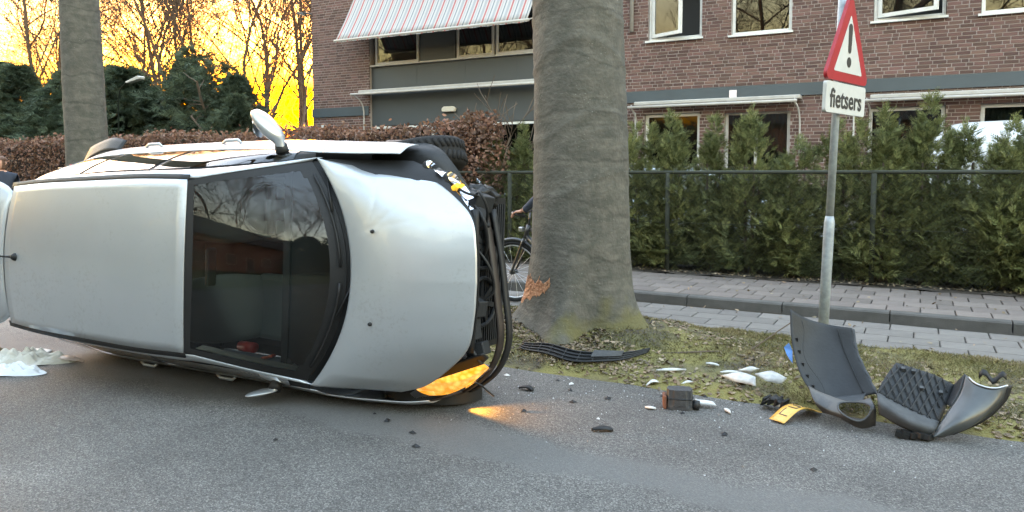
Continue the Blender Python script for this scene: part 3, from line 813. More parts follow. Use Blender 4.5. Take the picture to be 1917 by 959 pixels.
# ------------------------------------------------------------------ apartment block
FY = 16.0
bld = thing('apartment_building', 'brown brick apartment block with grey panels and striped awning', 'building', (0, FY, 0))
M_mort = mat('mortar', (.33, .29, .27), .95, bump=(150, .3))
def brick_mat(name, jitter_obj):
    m = mat(name, (.122, .064, .053), .88, var=(30, .3, .75), col2=(.092, .055, .048), bump=(90, .3), island=0 if jitter_obj else .38, objrand=.38 if jitter_obj else 0)
    return m
M_brick = brick_mat('brick', False); M_brick_o = brick_mat('brick_single', True)
M_panel = mat('grey_panel', (.050, .060, .066), .55, var=(1.2, .35, .7), col2=(.052, .060, .064))
M_band = mat('grey_band', (.052, .068, .078), .5, var=(2, .35, .7), col2=(.045, .058, .066))
M_white = mat('white_frame', (.62, .63, .61), .45, var=(6, .35, .75), col2=(.5, .5, .48))
M_greyfr = mat('grey_frame', (.40, .39, .37), .5, var=(6, .35, .75), col2=(.32, .31, .29))
M_room = mat('room_dark', (.11, .115, .12), .9)
M_curt = mat('curtain', (.42, .44, .44), .9, trans=.3)
BX0, BX1, BZ = -15.33, 14.0, 9.2
BAY = (-13.25, -7.2, -.2, 7.0)
OPEN = [BAY, (-5.36, -4.16, 4.36, 5.95), (-3.55, -2.34, 4.33, 5.95), (-.86, .36, 4.36, 5.95), (.90, 2.15, 4.33, 5.95),
        (-5.42, -4.18, .1, 2.76), (-3.66, -2.33, .9, 2.75), (-.90, .40, .1, 2.72), (.95, 2.5, .9, 2.72)]
xs = sorted({BX0, BX1, *[o[0] for o in OPEN], *[o[1] for o in OPEN]}); zs = sorted({-.2, BZ, *[o[2] for o in OPEN], *[o[3] for o in OPEN]})
w = MB()
def inside(x, z, pad=0): return any(o[0] - pad < x < o[1] + pad and o[2] - pad < z < o[3] + pad for o in OPEN)
for a, b in zip(xs, xs[1:]):
    for c, d in zip(zs, zs[1:]):
        if not inside((a + b) / 2, (c + d) / 2):
            w.add([(a, .006, c), (b, .006, c), (b, .006, d), (a, .006, d)], [(0, 1, 2, 3)])
for o in OPEN:   # reveals
    a, b, c, d = o
    w.add([(a, .012, c), (a, .3, c), (a, .3, d), (a, .012, d)], [(0, 1, 2, 3)]); w.add([(b, .012, c), (b, .012, d), (b, .3, d), (b, .3, c)], [(0, 1, 2, 3)])
    w.add([(a, .012, d), (a, .3, d), (b, .3, d), (b, .012, d)], [(0, 1, 2, 3)]); w.add([(a, .012, c), (b, .012, c), (b, .3, c), (a, .3, c)], [(0, 1, 2, 3)])
wall = w.build('wall', M_mort, bld)
m_side = bpy.data.materials.new('brick_far'); m_side.use_nodes = True
N = m_side.node_tree.nodes; L = m_side.node_tree.links; bt = N.new('ShaderNodeTexBrick'); tcn = N.new('ShaderNodeTexCoord'); mpn = N.new('ShaderNodeMapping'); mpn.inputs['Rotation'].default_value = (R(90), 0, 0)
L.new(tcn.outputs['Object'], mpn.inputs[0]); L.new(mpn.outputs[0], bt.inputs['Vector'])
bt.inputs['Scale'].default_value = 1; bt.inputs['Brick Width'].default_value = .22; bt.inputs['Row Height'].default_value = .07; bt.inputs['Mortar Size'].default_value = .006
bt.inputs['Color1'].default_value = (.135, .078, .066, 1); bt.inputs['Color2'].default_value = (.09, .056, .052, 1); bt.inputs['Mortar'].default_value = (.30, .27, .25, 1)
L.new(bt.outputs[0], N['Principled BSDF'].inputs['Base Color']); N['Principled BSDF'].inputs['Roughness'].default_value = .9
MB().add([(BX0, .02, -.2), (BX0, 10, -.2), (BX0, 10, BZ), (BX0, .02, BZ), (BX1, .02, -.2), (BX1, 10, -.2), (BX1, 10, BZ), (BX1, .02, BZ)], [(0, 1, 2, 3), (4, 7, 6, 5), (1, 5, 6, 2)]).build('rear_walls', m_side, bld)
MB().span(BX0 - .15, BX1 + .15, -.2, 10.2, BZ, BZ + .25).build('flat_roof', M_panel, bld)
# bricks: every one is a piece; the 300 that show largest are objects, the rest one joined part
bricks = []
z = .90
row = 0
rr = random.Random(3)
while z < 6.7:
    x = BX0 + .005 + (row % 2) * .06
    if row % 2: bricks.append((BX0 + .005, x - .008, z))
    while x < 3.4:
        l = .215 if rr.random() < .70 else .105
        a, b = x, min(x + l, 3.4)
        segs = [(a, b)]
        for o in OPEN:
            if o[2] < z + .035 < o[3]:
                ns = []
                for (p0, p1) in segs:
                    if p1 <= o[0] or p0 >= o[1]: ns.append((p0, p1)); continue
                    if p0 < o[0] - .02: ns.append((p0, o[0]))
                    if p1 > o[1] + .02: ns.append((o[1], p1))
                segs = ns
        for (p0, p1) in segs:
            if p1 - p0 > .025: bricks.append((p0, p1, z))
        x += l + .014
    z += .070; row += 1
def clear_of_trim(b):
    return not (2.95 < b[2] < 3.30)
vis = [b for b in bricks if b[2] > 2.35 and b[2] < 4.75 and clear_of_trim(b) and b[1] - b[0] > .18 and -1.6 < b[0] < 1.55 and not (-.15 < b[0] < 1.7 and b[2] < 2.3)]
vis.sort(key=lambda b: (b[0] ** 2 + (b[2] - 1.5) ** 2) - .9 * b[0])
single = set(vis[:300])
rest = MB(); cache = {}
for b in bricks:
    x0, x1, z0 = b; dy = rr.uniform(0, .004)
    if b in single:
        k = round(x1 - x0, 3)
        if k not in cache:
            h = (x1 - x0) / 2
            cache[k] = MB().add([(-h, -.0, 0), (h, -.0, 0), (h, 0, .057), (-h, 0, .057), (-h, .03, 0), (h, .03, 0), (h, .03, .057), (-h, .03, .057)], [(0, 1, 2, 3), (0, 4, 5, 1), (1, 5, 6, 2), (2, 6, 7, 3), (3, 7, 4, 0)]).mesh('brick', M_brick_o)
        inst('brick', cache[k], wall, ((x0 + x1) / 2, dy - .002, z0))
    else:
        dy -= .002
        rest.add([(x0, dy, z0), (x1, dy, z0), (x1, dy, z0 + .057), (x0, dy, z0 + .057), (x0, .03, z0), (x1, .03, z0), (x1, .03, z0 + .057), (x0, .03, z0 + .057)], [(0, 1, 2, 3), (0, 4, 5, 1), (1, 5, 6, 2), (2, 6, 7, 3), (3, 7, 4, 0)])
o = rest.build('joined_brick', M_brick, wall); o['kind'] = 'stuff'
# plain brick beyond what the photograph shows
MB().add([(3.4, -.002, -.2), (BX1, -.002, -.2), (BX1, -.002, BZ), (3.4, -.002, BZ)], [(0, 1, 2, 3)]).build('side_brickwork', m_side, bld)
MB().add([(BX0, -.002, 6.72), (3.4, -.002, 6.72), (3.4, -.002, BZ), (BX0, -.002, BZ)], [(0, 1, 2, 3)]).build('upper_brickwork', m_side, bld)
MB().add([(-7.2, -.001, -.2), (-5.44, -.001, -.2), (-5.44, -.001, .89), (-7.2, -.001, .89)], [(0, 1, 2, 3)]).build('plinth', m_side, bld)
for a, b in ((BX0 - .01, -13.27), (-7.18, 13.9)):
    MB().span(a, b, -.035, .01, 3.02, 3.27).build('concrete_band', M_band, bld)
def frame_bars(m, x0, x1, z0, z1, y0, y1, t):
    m.span(x0, x0 + t, y0, y1, z0, z1); m.span(x1 - t, x1, y0, y1, z0, z1)
    m.span(x0 + t, x1 - t, y0, y1, z0, z0 + t); m.span(x0 + t, x1 - t, y0, y1, z1 - t, z1)
def window(x0, x1, z0, z1, fm, parent=bld, y=.09, sill=True, curtain=None, open_deg=0, name='window', mull=()):
    m = MB(); frame_bars(m, x0 + .01, x1 - .01, z0 + .01, z1 - .01, y, y + .07, .06)
    for q in mull: m.span(q - .03, q + .03, y + .002, y + .068, z0 + .07, z1 - .07)
    wdw = m.build(name, fm, parent)
    xs_ = [x0 + .07] + [q for q in mull] + [x1 - .07]
    if open_deg:
        c = bpy.data.objects.new('casement', None); C.objects.link(c); c.parent = wdw
        wd = (x1 - x0) - .16; hinge_x = x0 + .08
        wd *= .78 if curtain else 1
        c.location = (hinge_x, y - .005, 0); c.rotation_euler = (0, 0, -R(open_deg))
        mm = MB(); frame_bars(mm, 0, wd, z0 + .08, z1 - .08, -.02, .03, .07); mm.build('casement_frame', M_white, c)
        MB().span(.07, wd - .07, .002, .008, z0 + .15, z1 - .15).build('pane', house_glass, c)
    else:
        for a, b in zip(xs_, xs_[1:]):
            MB().span(a + .002, b - .002, y + .03, y + .036, z0 + .07, z1 - .07).build('pane', house_glass, wdw)
    if sill:
        MB().span(x0 - .05, x1 + .03, -.05, y + .02, z0 - .035, z0 + .006).build('sill', fm, wdw)
    r = MB(); a, b, c_, d_ = x0 - .2, x1 + .2, z0 - .3, z1 + .1
    r.add([(a, .9, c_), (b, .9, c_), (b, .9, d_), (a, .9, d_), (a, .31, c_), (b, .31, c_), (b, .31, d_), (a, .31, d_)], [(0, 1, 2, 3), (0, 4, 5, 1), (3, 2, 6, 7), (0, 3, 7, 4), (1, 5, 6, 2)])
    r.build('room', M_room, wdw)
    if curtain:
        for (ca, cb_) in curtain:
            MB().grid(lambda u, v: Vector((ca + (cb_ - ca) * u, .24 + .025 * math.sin(u * (cb_ - ca) * 60) + .008 * math.sin(41 * u), z0 + .03 + (z1 - z0) * v)), 60, 2).build('curtain', M_curt, wdw, smooth=True)
    return wdw
window(-5.36, -4.16, 4.36, 5.95, M_white, curtain=[(-5.3, -5.0)], open_deg=24)
window(-3.55, -2.34, 4.33, 5.95, M_white)
window(-.86, .36, 4.36, 5.95, M_white, open_deg=20)
window(.90, 2.15, 4.33, 5.95, M_white)
window(-5.42, -4.18, .1, 2.76, M_white, sill=False, name='garden_door')
window(-3.66, -2.33, .9, 2.75, M_greyfr, curtain=[(-2.95, -2.38), (-3.6, -3.5)], mull=(-3.02,))
window(-.90, .40, .1, 2.72, M_white, sill=False, curtain=[(-.8, .3)], name='garden_door')
window(.95, 2.5, .9, 2.72, M_white, curtain=[(1.0, 2.4)])
# grey panel bay on the left
MB().span(-13.25, -7.2, .10, .2, 3.66, 4.33).build('panel', M_panel, bld)
MB().span(-13.25, -7.2, .104, .2, 2.73, 3.655).build('panel', M_panel, bld)
for k in range(1, 4):
    MB().span(-13.25 + 1.52 * k, -13.243 + 1.52 * k, .0975, .11, 3.67, 4.32).build('panel_joint', M_band, bld)
bays = [(-13.12, -11.66, 0), (-11.62, -10.52, 1), (-10.48, -9.36, 0), (-9.32, -7.85, 0)]
MB().span(-13.25, -7.2, .02, .13, 4.331, 4.37).build('window_sill', M_greyfr, bld)
for a, b, k in bays:
    if k:
        MB().span(a, b, .12, .17, 4.372, 5.9).build('blind_panel', M_panel, bld)
    else:
        window(a, b, 4.372, 5.9, M_greyfr, y=.10, sill=False)
MB().span(-7.83, -7.2, .1, .2, 4.372, 5.9).build('panel', M_panel, bld)
MB().span(-13.25, -7.2, .1, .2, 5.91, 7.0).build('panel', M_panel, bld)
window(-13.2, -11.2, .3, 2.72, M_white, y=.11, sill=False, mull=(-12.2,))
window(-11.18, -9.45, .3, 2.70, M_band, y=.12, sill=False, mull=(-10.3,))
window(-9.43, -7.25, .1, 2.72, M_white, y=.10, sill=False, mull=(-8.2,), name='garden_door')
lampm = mat('lamp_plastic', (.55, .52, .44), .4)
MB().poly([(-10.88, .10, 3.02), (-10.50, .10, 3.02), (-10.46, .10, 3.10), (-10.55, .10, 3.16), (-10.84, .10, 3.16), (-10.90, .10, 3.10)], (0, -.09, 0)).build('wall_lamp', lampm, bld, bevel=.02)
MB().span(-3.55, -3.40, -.06, -.036, 3.04, 3.19).build('notice_plate', mat('notice', (.7, .62, .62), .5), bld)
MB().span(-14.97, -14.82, -.05, .0, 2.66, 2.80).build('junction_box', M_white, bld)
m = MB(); m.tube([(BX0 + .05, -.03, 5.95), (BX0 - .2, -.06, 6.02)], .02, 8); m.box((BX0 - .30, -.07, 5.99), (.26, .14, .07), Matrix.Rotation(.25, 3, 'Y'))
m.build('corner_floodlight', M_panel, bld, bevel=.01)
for x in (-5.72, -1.36):
    m = MB(); m.tube([(x, -.05, 4.25 if x > -2 else 4.6), (x, -.05, BZ)], .045, 10); m.tube([(x, -.05, 5.6), (x, -.05, 5.66)], .055, 10); m.build('drainpipe', M_greyfr, bld, smooth=True)
M_pipe2 = mat('thin_pipe', (.5, .5, .48), .4)
# striped awning over the bay
def stripes():
    m = bpy.data.materials.new('awning_stripes'); m.use_nodes = True
    N = m.node_tree.nodes; L = m.node_tree.links; b = N['Principled BSDF']; b.inputs['Roughness'].default_value = .85
    tc = N.new('ShaderNodeTexCoord'); sp = N.new('ShaderNodeSeparateXYZ'); L.new(tc.outputs['Object'], sp.inputs[0])
    mu = N.new('ShaderNodeMath'); mu.operation = 'MULTIPLY'; mu.inputs[1].default_value = 1 / .34; L.new(sp.outputs[0], mu.inputs[0])
    fr = N.new('ShaderNodeMath'); fr.operation = 'FRACT'; L.new(mu.outputs[0], fr.inputs[0])
    rp = N.new('ShaderNodeValToRGB'); rp.color_ramp.interpolation = 'CONSTANT'
    cols = [(0, (.52, .50, .48)), (.10, (.46, .15, .15)), (.24, (.52, .50, .49)), (.33, (.40, .40, .41)), (.40, (.52, .51, .50)), (.55, (.20, .23, .26)), (.64, (.52, .51, .50)), (.80, (.36, .38, .40))]
    for i, (p_, c_) in enumerate(cols):
        e = rp.color_ramp.elements[0] if i == 0 else (rp.color_ramp.elements[1] if i == 1 else rp.color_ramp.elements.new(p_))
        e.position = p_; e.color = (*c_, 1)
    L.new(fr.outputs[0], rp.inputs[0]); L.new(rp.outputs[0], b.inputs['Base Color'])
    tl = N.new('ShaderNodeBsdfTranslucent'); ms = N.new('ShaderNodeMixShader'); ms.inputs[0].default_value = .3
    L.new(rp.outputs[0], tl.inputs[0]); L.new(b.outputs[0], ms.inputs[1]); L.new(tl.outputs[0], ms.inputs[2]); L.new(ms.outputs[0], N['Material Output'].inputs[0])
    return m
aw = bpy.data.objects.new('awning', None); C.objects.link(aw); aw.parent = bld
tag(aw, 'large striped awning let down over the first-floor windows')
M_str = stripes()
MB().grid(lambda u, v: Vector((-13.62 + 5.72 * u, -.90 + .86 * v, 4.95 + 1.45 * v - .05 * math.sin(PI * v) + .008 * math.sin(u * 40) * (1 - v))), 60, 8).build('awning_cloth', M_str, aw, smooth=True, thick=.004)
MB().grid(lambda u, v: Vector((-13.62 + 5.72 * u, -.925, 4.945 - .07 * v + .006 * math.sin(u * 90))), 60, 1).build('valance', M_str, aw, thick=.004)
MB().tube([(-13.66, -.91, 4.925), (-7.86, -.91, 4.925)], .035, 10).build('front_bar', M_greyfr, aw, smooth=True)
for x in (-13.58, -7.92):
    MB().tube([(x, -.88, 4.93), (x, -.03, 5.2)], .016, 8).build('awning_arm', M_greyfr, aw, smooth=True)
MB().span(-13.66, -7.86, -.16, -.01, 6.38, 6.52).build('cassette', M_greyfr, aw)
def rolled(x0, x1, z, y=-.35):
    a = bpy.data.objects.new('rolled_awning', None); C.objects.link(a); a.parent = bld
    MB().span(x0 + .12, x1, -.26, -.005, z + .04, z + .12).build('cassette', M_greyfr, a, bevel=.015)
    MB().tube([(x0, y, z), (x1 - .05, y, z)], .032, 10).build('front_bar', M_greyfr, a, smooth=True)
    for x in (x0 + .06, x1 - .1):
        MB().tube(crv([(x, y + .02, z - .02), (x + .05, -.2, z - .12), (x + .08, -.06, z - .4), (x + .08, -.06, z - 1.1)], 10), .018, 8).build('awning_arm', M_greyfr, a, smooth=True)
        MB().tube([(x, y, z), (x, -.25, z + .05)], .012, 6).build('bracket', M_greyfr, a)
rolled(-13.55, -7.4, 3.56, -.42)
rolled(-5.70, -2.12, 2.90, -.30)
rolled(-.98, 3.1, 2.83, -.38)
for x in (-5.62, -1.15):
    MB().tube([(x, -.03, 1.0), (x, -.03, 2.8)], .018, 8).build('thin_pipe', M_pipe2, bld)
# ------------------------------------------------------------------ trees
def bark_mat():
    m = mat('beech_bark', (.112, .104, .086), .9, var=(11, .32, .68), col2=(.062, .062, .050), bump=(38, .45, .02), detail=10)
    N = m.node_tree.nodes; L = m.node_tree.links; b = N['Principled BSDF']
    tc = N.new('ShaderNodeTexCoord'); mp = N.new('ShaderNodeMapping'); mp.inputs['Scale'].default_value = (4, 4, 15); L.new(tc.outputs['Object'], mp.inputs[0])
    nz = N.new('ShaderNodeTexNoise'); nz.inputs['Scale'].default_value = 1.0; nz.inputs['Detail'].default_value = 6; nz.inputs['Distortion'].default_value = .8; L.new(mp.outputs[0], nz.inputs['Vector'])
    mr = N.new('ShaderNodeMapRange'); mr.inputs[1].default_value = .46; mr.inputs[2].default_value = .62; L.new(nz.outputs['Fac'], mr.inputs[0])
    mx = N.new('ShaderNodeMix'); mx.data_type = 'RGBA'; mx.blend_type = 'MULTIPLY'; mx.inputs[0].default_value = 1
    r2 = N.new('ShaderNodeMapRange'); r2.inputs[3].default_value = .86; r2.inputs[4].default_value = 1.08; L.new(mr.outputs[0], r2.inputs[0])
    src = b.inputs['Base Color'].links[0].from_socket
    L.new(src, mx.inputs[6]); L.new(r2.outputs[0], mx.inputs[7])
    wv = N.new('ShaderNodeTexWave'); wv.bands_direction = 'Z'; wv.inputs['Scale'].default_value = .75; wv.inputs['Distortion'].default_value = 5; wv.inputs['Detail'].default_value = 4; wv.inputs['Detail Scale'].default_value = 1.6; L.new(tc.outputs['Object'], wv.inputs['Vector'])
    wr = N.new('ShaderNodeMapRange'); wr.inputs[1].default_value = .985; wr.inputs[2].default_value = 1.0; wr.inputs[4].default_value = .4; L.new(wv.outputs['Fac'], wr.inputs[0])
    mw = N.new('ShaderNodeMix'); mw.data_type = 'RGBA'; mw.inputs[7].default_value = (.028, .026, .021, 1); L.new(wr.outputs[0], mw.inputs[0]); L.new(mx.outputs[2], mw.inputs[6]); mx = mw
    # lichen specks and moss low on the root flare
    vo = N.new('ShaderNodeTexVoronoi'); vo.inputs['Scale'].default_value = 34; L.new(tc.outputs['Object'], vo.inputs['Vector'])
    lr = N.new('ShaderNodeMapRange'); lr.inputs[1].default_value = .16; lr.inputs[2].default_value = .08; lr.inputs[4].default_value = .75; L.new(vo.outputs['Distance'], lr.inputs[0])
    n5 = N.new('ShaderNodeTexNoise'); n5.inputs['Scale'].default_value = 5; L.new(tc.outputs['Object'], n5.inputs['Vector'])
    l2 = N.new('ShaderNodeMapRange'); l2.inputs[1].default_value = .5; l2.inputs[2].default_value = .6; L.new(n5.outputs['Fac'], l2.inputs[0])
    lm = N.new('ShaderNodeMath'); lm.operation = 'MULTIPLY'; L.new(lr.outputs[0], lm.inputs[0]); L.new(l2.outputs[0], lm.inputs[1])
    m3 = N.new('ShaderNodeMix'); m3.data_type = 'RGBA'; m3.inputs[7].default_value = (.22, .22, .19, 1); L.new(lm.outputs[0], m3.inputs[0]); L.new(mx.outputs[2], m3.inputs[6])
    sp = N.new('ShaderNodeSeparateXYZ'); L.new(tc.outputs['Object'], sp.inputs[0])
    a = N.new('ShaderNodeMath'); a.operation = 'MULTIPLY_ADD'; a.inputs[1].default_value = .9; L.new(n5.outputs['Fac'], a.inputs[0]); L.new(sp.outputs[2], a.inputs[2])
    a.inputs[1].default_value = -.9
    mm = N.new('ShaderNodeMapRange'); sx = N.new('ShaderNodeMath'); sx.operation = 'MULTIPLY_ADD'; sx.inputs[1].default_value = -.55; L.new(sp.outputs[0], sx.inputs[0]); L.new(a.outputs[0], sx.inputs[2])
    mm.inputs[1].default_value = -.36; mm.inputs[2].default_value = -.62; mm.inputs[4].default_value = .75; L.new(sx.outputs[0], mm.inputs[0])
    m4 = N.new('ShaderNodeMix'); m4.data_type = 'RGBA'; m4.inputs[7].default_value = (.095, .085, .022, 1); L.new(mm.outputs[0], m4.inputs[0]); L.new(m3.outputs[2], m4.inputs[6])
    L.new(m4.outputs[2], b.inputs['Base Color'])
    bp = N.new('ShaderNodeBump'); bp.inputs['Strength'].default_value = .28; bp.inputs['Distance'].default_value = .012; L.new(nz.outputs['Fac'], bp.inputs['Height'])
    old = b.inputs['Normal'].links[0].from_node; L.new(bp.outputs[0], old.inputs['Normal'])
    return m
M_bark = bark_mat()
M_twig = mat('twig_bark', (.11, .078, .055), .9, var=(.8, .35, .65), col2=(.15, .09, .05), trans=.25)
def grow(seed, start, direction, length, r0, levels, kids, spread=.7, up=.25, bend=.18, sides=(6, 5, 4, 3, 3), lo=.35, shrink=(.5, .72), tips=None):
    """recursive bare branching; returns trunk MB and branch MB"""
    rd = random.Random(seed); trunk = MB(); br = MB()
    def go(p, d, l, r, lev):
        n = max(3, int(7 - lev)); pts = [p]; rs = [r]; q = p.copy(); dd = d.copy()
        for i in range(n):
            dd = (dd + Vector((rd.gauss(0, bend), rd.gauss(0, bend), rd.gauss(0, bend * .6) + up * .12 * lev)) * .5).normalized()
            q = q + dd * (l / n); pts.append(q.copy()); rs.append(max(r * (1 - .62 * (i + 1) / n), .0055))
        (trunk if lev == 0 else br).tube(pts, rs, sides[min(lev, 4)], cap=False)
        if lev >= levels: return
        k = kids[lev]
        for j in range(k):
            t = lo + (1 - lo) * (j + rd.random()) / k if lev < 2 else .2 + .8 * (j + rd.random()) / k
            i = min(int(t * n), n - 1); a = pts[i].lerp(pts[i + 1], t * n - i); base = (pts[i + 1] - pts[i]).normalized()
            o = base.orthogonal().normalized(); ang = rd.uniform(0, 2 * PI)
            side = (o * math.cos(ang) + base.cross(o) * math.sin(ang))
            nd = (base * (1 - spread * rd.uniform(.6, 1)) + side * spread + Vector((0, 0, up))).normalized()
            go(a, nd, l * rd.uniform(*shrink) * (1.15 - .5 * t), max(rs[i] * .45, .007), lev + 1)
    go(Vector(start), Vector(direction).normalized(), length, r0, 0)
    return trunk, br

# big beech right beside the wreck
TX, TY = -2.60, 5.98
tree = thing('beech_tree', 'thick grey beech trunk with an orange impact scrape beside the wrecked car', 'tree', (TX, TY, .12))
def trunk_r(a, z):
    r = hermite([(-.35, .80), (0, .60), (.12, .525), (.3, .475), (.6, .442), (.8, .432), (1.2, .415), (2.2, .398), (3.2, .385), (6, .34)], z)[0]
    f = math.exp(-max(z, 0) * 3.2)
    lob = .15 * math.cos(5 * a + 1.0) + .07 * math.cos(3 * a + .4) + .04 * math.cos(9 * a)
    r *= 1 + f * lob + .012 * math.sin(3 * a + 1.5 * z) + .008 * math.sin(7 * a - 4 * z) + .006 * math.sin(13 * z + 2 * math.sin(2 * a))
    for (az, zz, h) in ((-1.9, 2.35, .012), (-1.5, 1.75, .010), (-2.3, 2.75, .010), (-1.2, 1.25, .008)):
        r += h * math.exp(-((z - zz - .12 * math.sin(2 * (a - az))) / .03) ** 2)
    return r
def trunk_c(z): return Vector((-.012 * z, 0, 0)) + Vector((.02 * math.sin(1.1 * z), 0, 0))
MB().grid(lambda u, v: trunk_c(-.35 + 6.35 * v) + Vector((trunk_r(2 * PI * u, -.35 + 6.35 * v) * math.cos(2 * PI * u), trunk_r(2 * PI * u, -.35 + 6.35 * v) * math.sin(2 * PI * u), -.35 + 6.35 * v)), 110, 200).build('trunk', M_bark, tree, smooth=True)
lim = MB()
for k in range(4):
    a = k * 1.6 + .5
    t_, b_ = grow(90 + k, (.12 * math.cos(a), .12 * math.sin(a), 5.7), (.55 * math.cos(a), .55 * math.sin(a), 1), 5.0, .17, 3, (6, 5, 4), .75, .2)
    lim.add(t_.v, t_.f); lim.add(b_.v, b_.f)
crown_me = lim.mesh('crown', M_twig)
inst('crown', crown_me, tree)
# impact scrape: torn fibres following the trunk surface
M_wood = mat('torn_wood', (.36, .15, .075), .85, var=(30, .35, .7), col2=(.50, .29, .16), bump=(60, .8), stretch=(3, 3, .6), coords='Object')
def scrape():
    m = MB(); rd = random.Random(5)
    a0, a1 = R(208), R(258)
    for k in range(70):
        t = rd.random(); a = a0 + (a1 - a0) * t
        zc = .33 + .07 * t; hh = (.095 * (1 - .75 * t) + .012)
        z0 = zc + rd.uniform(-hh, hh); l = rd.uniform(.02, .055) * (1 - .4 * t)
        def pt(aa, zz, o): 
            c = trunk_c(zz); r = trunk_r(aa, zz) + o; return c + Vector((r * math.cos(aa), r * math.sin(aa), zz))
        w_ = rd.uniform(.010, .03)
        sl = rd.uniform(-.02, .05)
        o = rd.uniform(.002, .007)
        m.add([pt(a, z0, o * .5), pt(a + l / .43, z0 + sl, o), pt(a + l / .43, z0 + sl + w_, o), pt(a, z0 + w_, o * .6), pt(a + l / .86, z0 + sl * .5 + w_ * .5, o + .005)], [(0, 1, 4), (1, 2, 4), (2, 3, 4), (3, 0, 4)])
    def base(u, v):
        a = a0 + (a1 - a0) * u; zc = .33 + .07 * u; hh = (.098 * (1 - u) ** .6 + .006) * (1 + .2 * math.sin(19 * u))
        zz = zc + hh * (2 * v - 1) + .006 * math.sin(40 * u); r = trunk_r(a, zz) + .003
        return trunk_c(zz) + Vector((r * math.cos(a), r * math.sin(a), zz))
    m.grid(base, 24, 8)
    return m
scrape().build('bark_wound', M_wood, tree)
# second street tree, further along the verge
t2 = thing('beech_tree', 'smooth grey trunk behind the roof of the wrecked car, at left', 'tree', (-9.66, 5.95, .06))
MB().grid(lambda u, v: Vector((-.05 * v * 5, 0, 0)) + Vector((.63 * trunk_r(2 * PI * u + 2, -.3 + 6.3 * v) * math.cos(2 * PI * u), .63 * trunk_r(2 * PI * u + 2, -.3 + 6.3 * v) * math.sin(2 * PI * u), -.3 + 6.3 * v)), 48, 60).build('trunk', M_bark, t2, smooth=True)
inst('crown', crown_me, t2, (-.2, 0, 0), (0, 0, 1.3))

# bare trees in the garden against the sunset
variants = []
for sd, h, r0, kd, spd, upv in ((21, 11, .14, (12, 7, 5, 4), .70, .22), (22, 12, .12, (13, 7, 5, 4), .55, .35), (23, 10, .11, (11, 7, 6, 4), .8, .15), (24, 13, .09, (13, 6, 5, 4), .42, .5)):
    t_, b_ = grow(sd, (0, 0, 0), (.02, .02, 1), h, r0, 4 if sd != 24 else 4, kd, spd, upv, bend=.2, lo=.22)
    variants.append((t_.mesh('trunk', M_twig), b_.mesh('crown', M_twig)))
for (x, y, v, sc, rz, lab) in (
        (-44, 24.2, 0, 1.0, .3, 'leafless tree with forked trunk at the far left edge'),
        (-39.5, 25.5, 2, 1.1, 1.7, 'leafless tree just left of the smooth grey trunk'),
        (-42, 31, 1, 1.2, 4.0, 'tall leafless tree farther back behind the left conifers'),
        (-34.5, 25.6, 0, 1.05, 2.2, 'spreading leafless tree just right of the smooth grey trunk'),
        (-31.5, 24.8, 2, 1.15, 5.1, 'twiggy leafless tree above the street lamp head'),
        (-36, 33, 1, 1.25, .9, 'far leafless tree between two nearer leafless crowns'),
        (-29.2, 26.2, 1, 1.0, 3.2, 'slender upright leafless tree above the wing mirror'),
        (-31.2, 28.4, 3, 1.1, 1.1, 'many-stemmed leafless tree left of the wing mirror'),
        (-31.9, 27.6, 3, 1.05, 4.4, 'upright leafless tree with straight stems over the conifers'),
        (-26.6, 26.4, 2, .85, 2.5, 'thin leafless tree standing next to the brick corner'),
        (-33, 37, 0, 1.3, 2.9, 'distant leafless tree seen past the brick corner'),
        (-47, 36, 2, 1.35, .2, 'distant leafless tree behind the leftmost conifers'),
        (-25.5, 38, 1, 1.2, 1.9, 'hazy far leafless tree right beside the brick corner'),
        (-40.5, 42, 0, 1.5, 3.9, 'farthest leafless tree over the garden conifers'),
        (-38.2, 29.0, 1, 1.05, 5.4, 'leafless tree with steep limbs behind the smooth trunk'),
        (-34.0, 30.5, 3, 1.15, 2.0, 'leafless tree of thin upright stems in the middle of the garden'),
        (-36.2, 19.2, 2, .95, 2.2, 'near leafless tree behind the leftmost dark conifer'),
        (-33.6, 19.0, 0, .9, 3.7, 'near leafless tree just left of the smooth grey trunk top'),
        (-46.5, 27.5, 1, 1.1, 2.7, 'leafless tree rising above the leftmost conifer'),
        (-45.5, 30.5, 2, 1.25, 4.9, 'broad leafless crown in the upper left corner'),
        (-37.0, 24.6, 2, .95, .6, 'low leafless tree against the glow right of the smooth trunk'),
        (-32.8, 33.5, 0, 1.3, 1.4, 'tall leafless tree centred over the conifer row'),
        (-28.0, 31.0, 0, 1.1, 5.6, 'leafless tree whose twigs reach the brick corner')):
    r = thing('leafless_tree', lab, 'tree', (x, y, .05), rz, 'leafless trees against the sunset')
    inst('trunk', variants[v][0], r, sc=sc); inst('crown', variants[v][1], r, sc=sc)

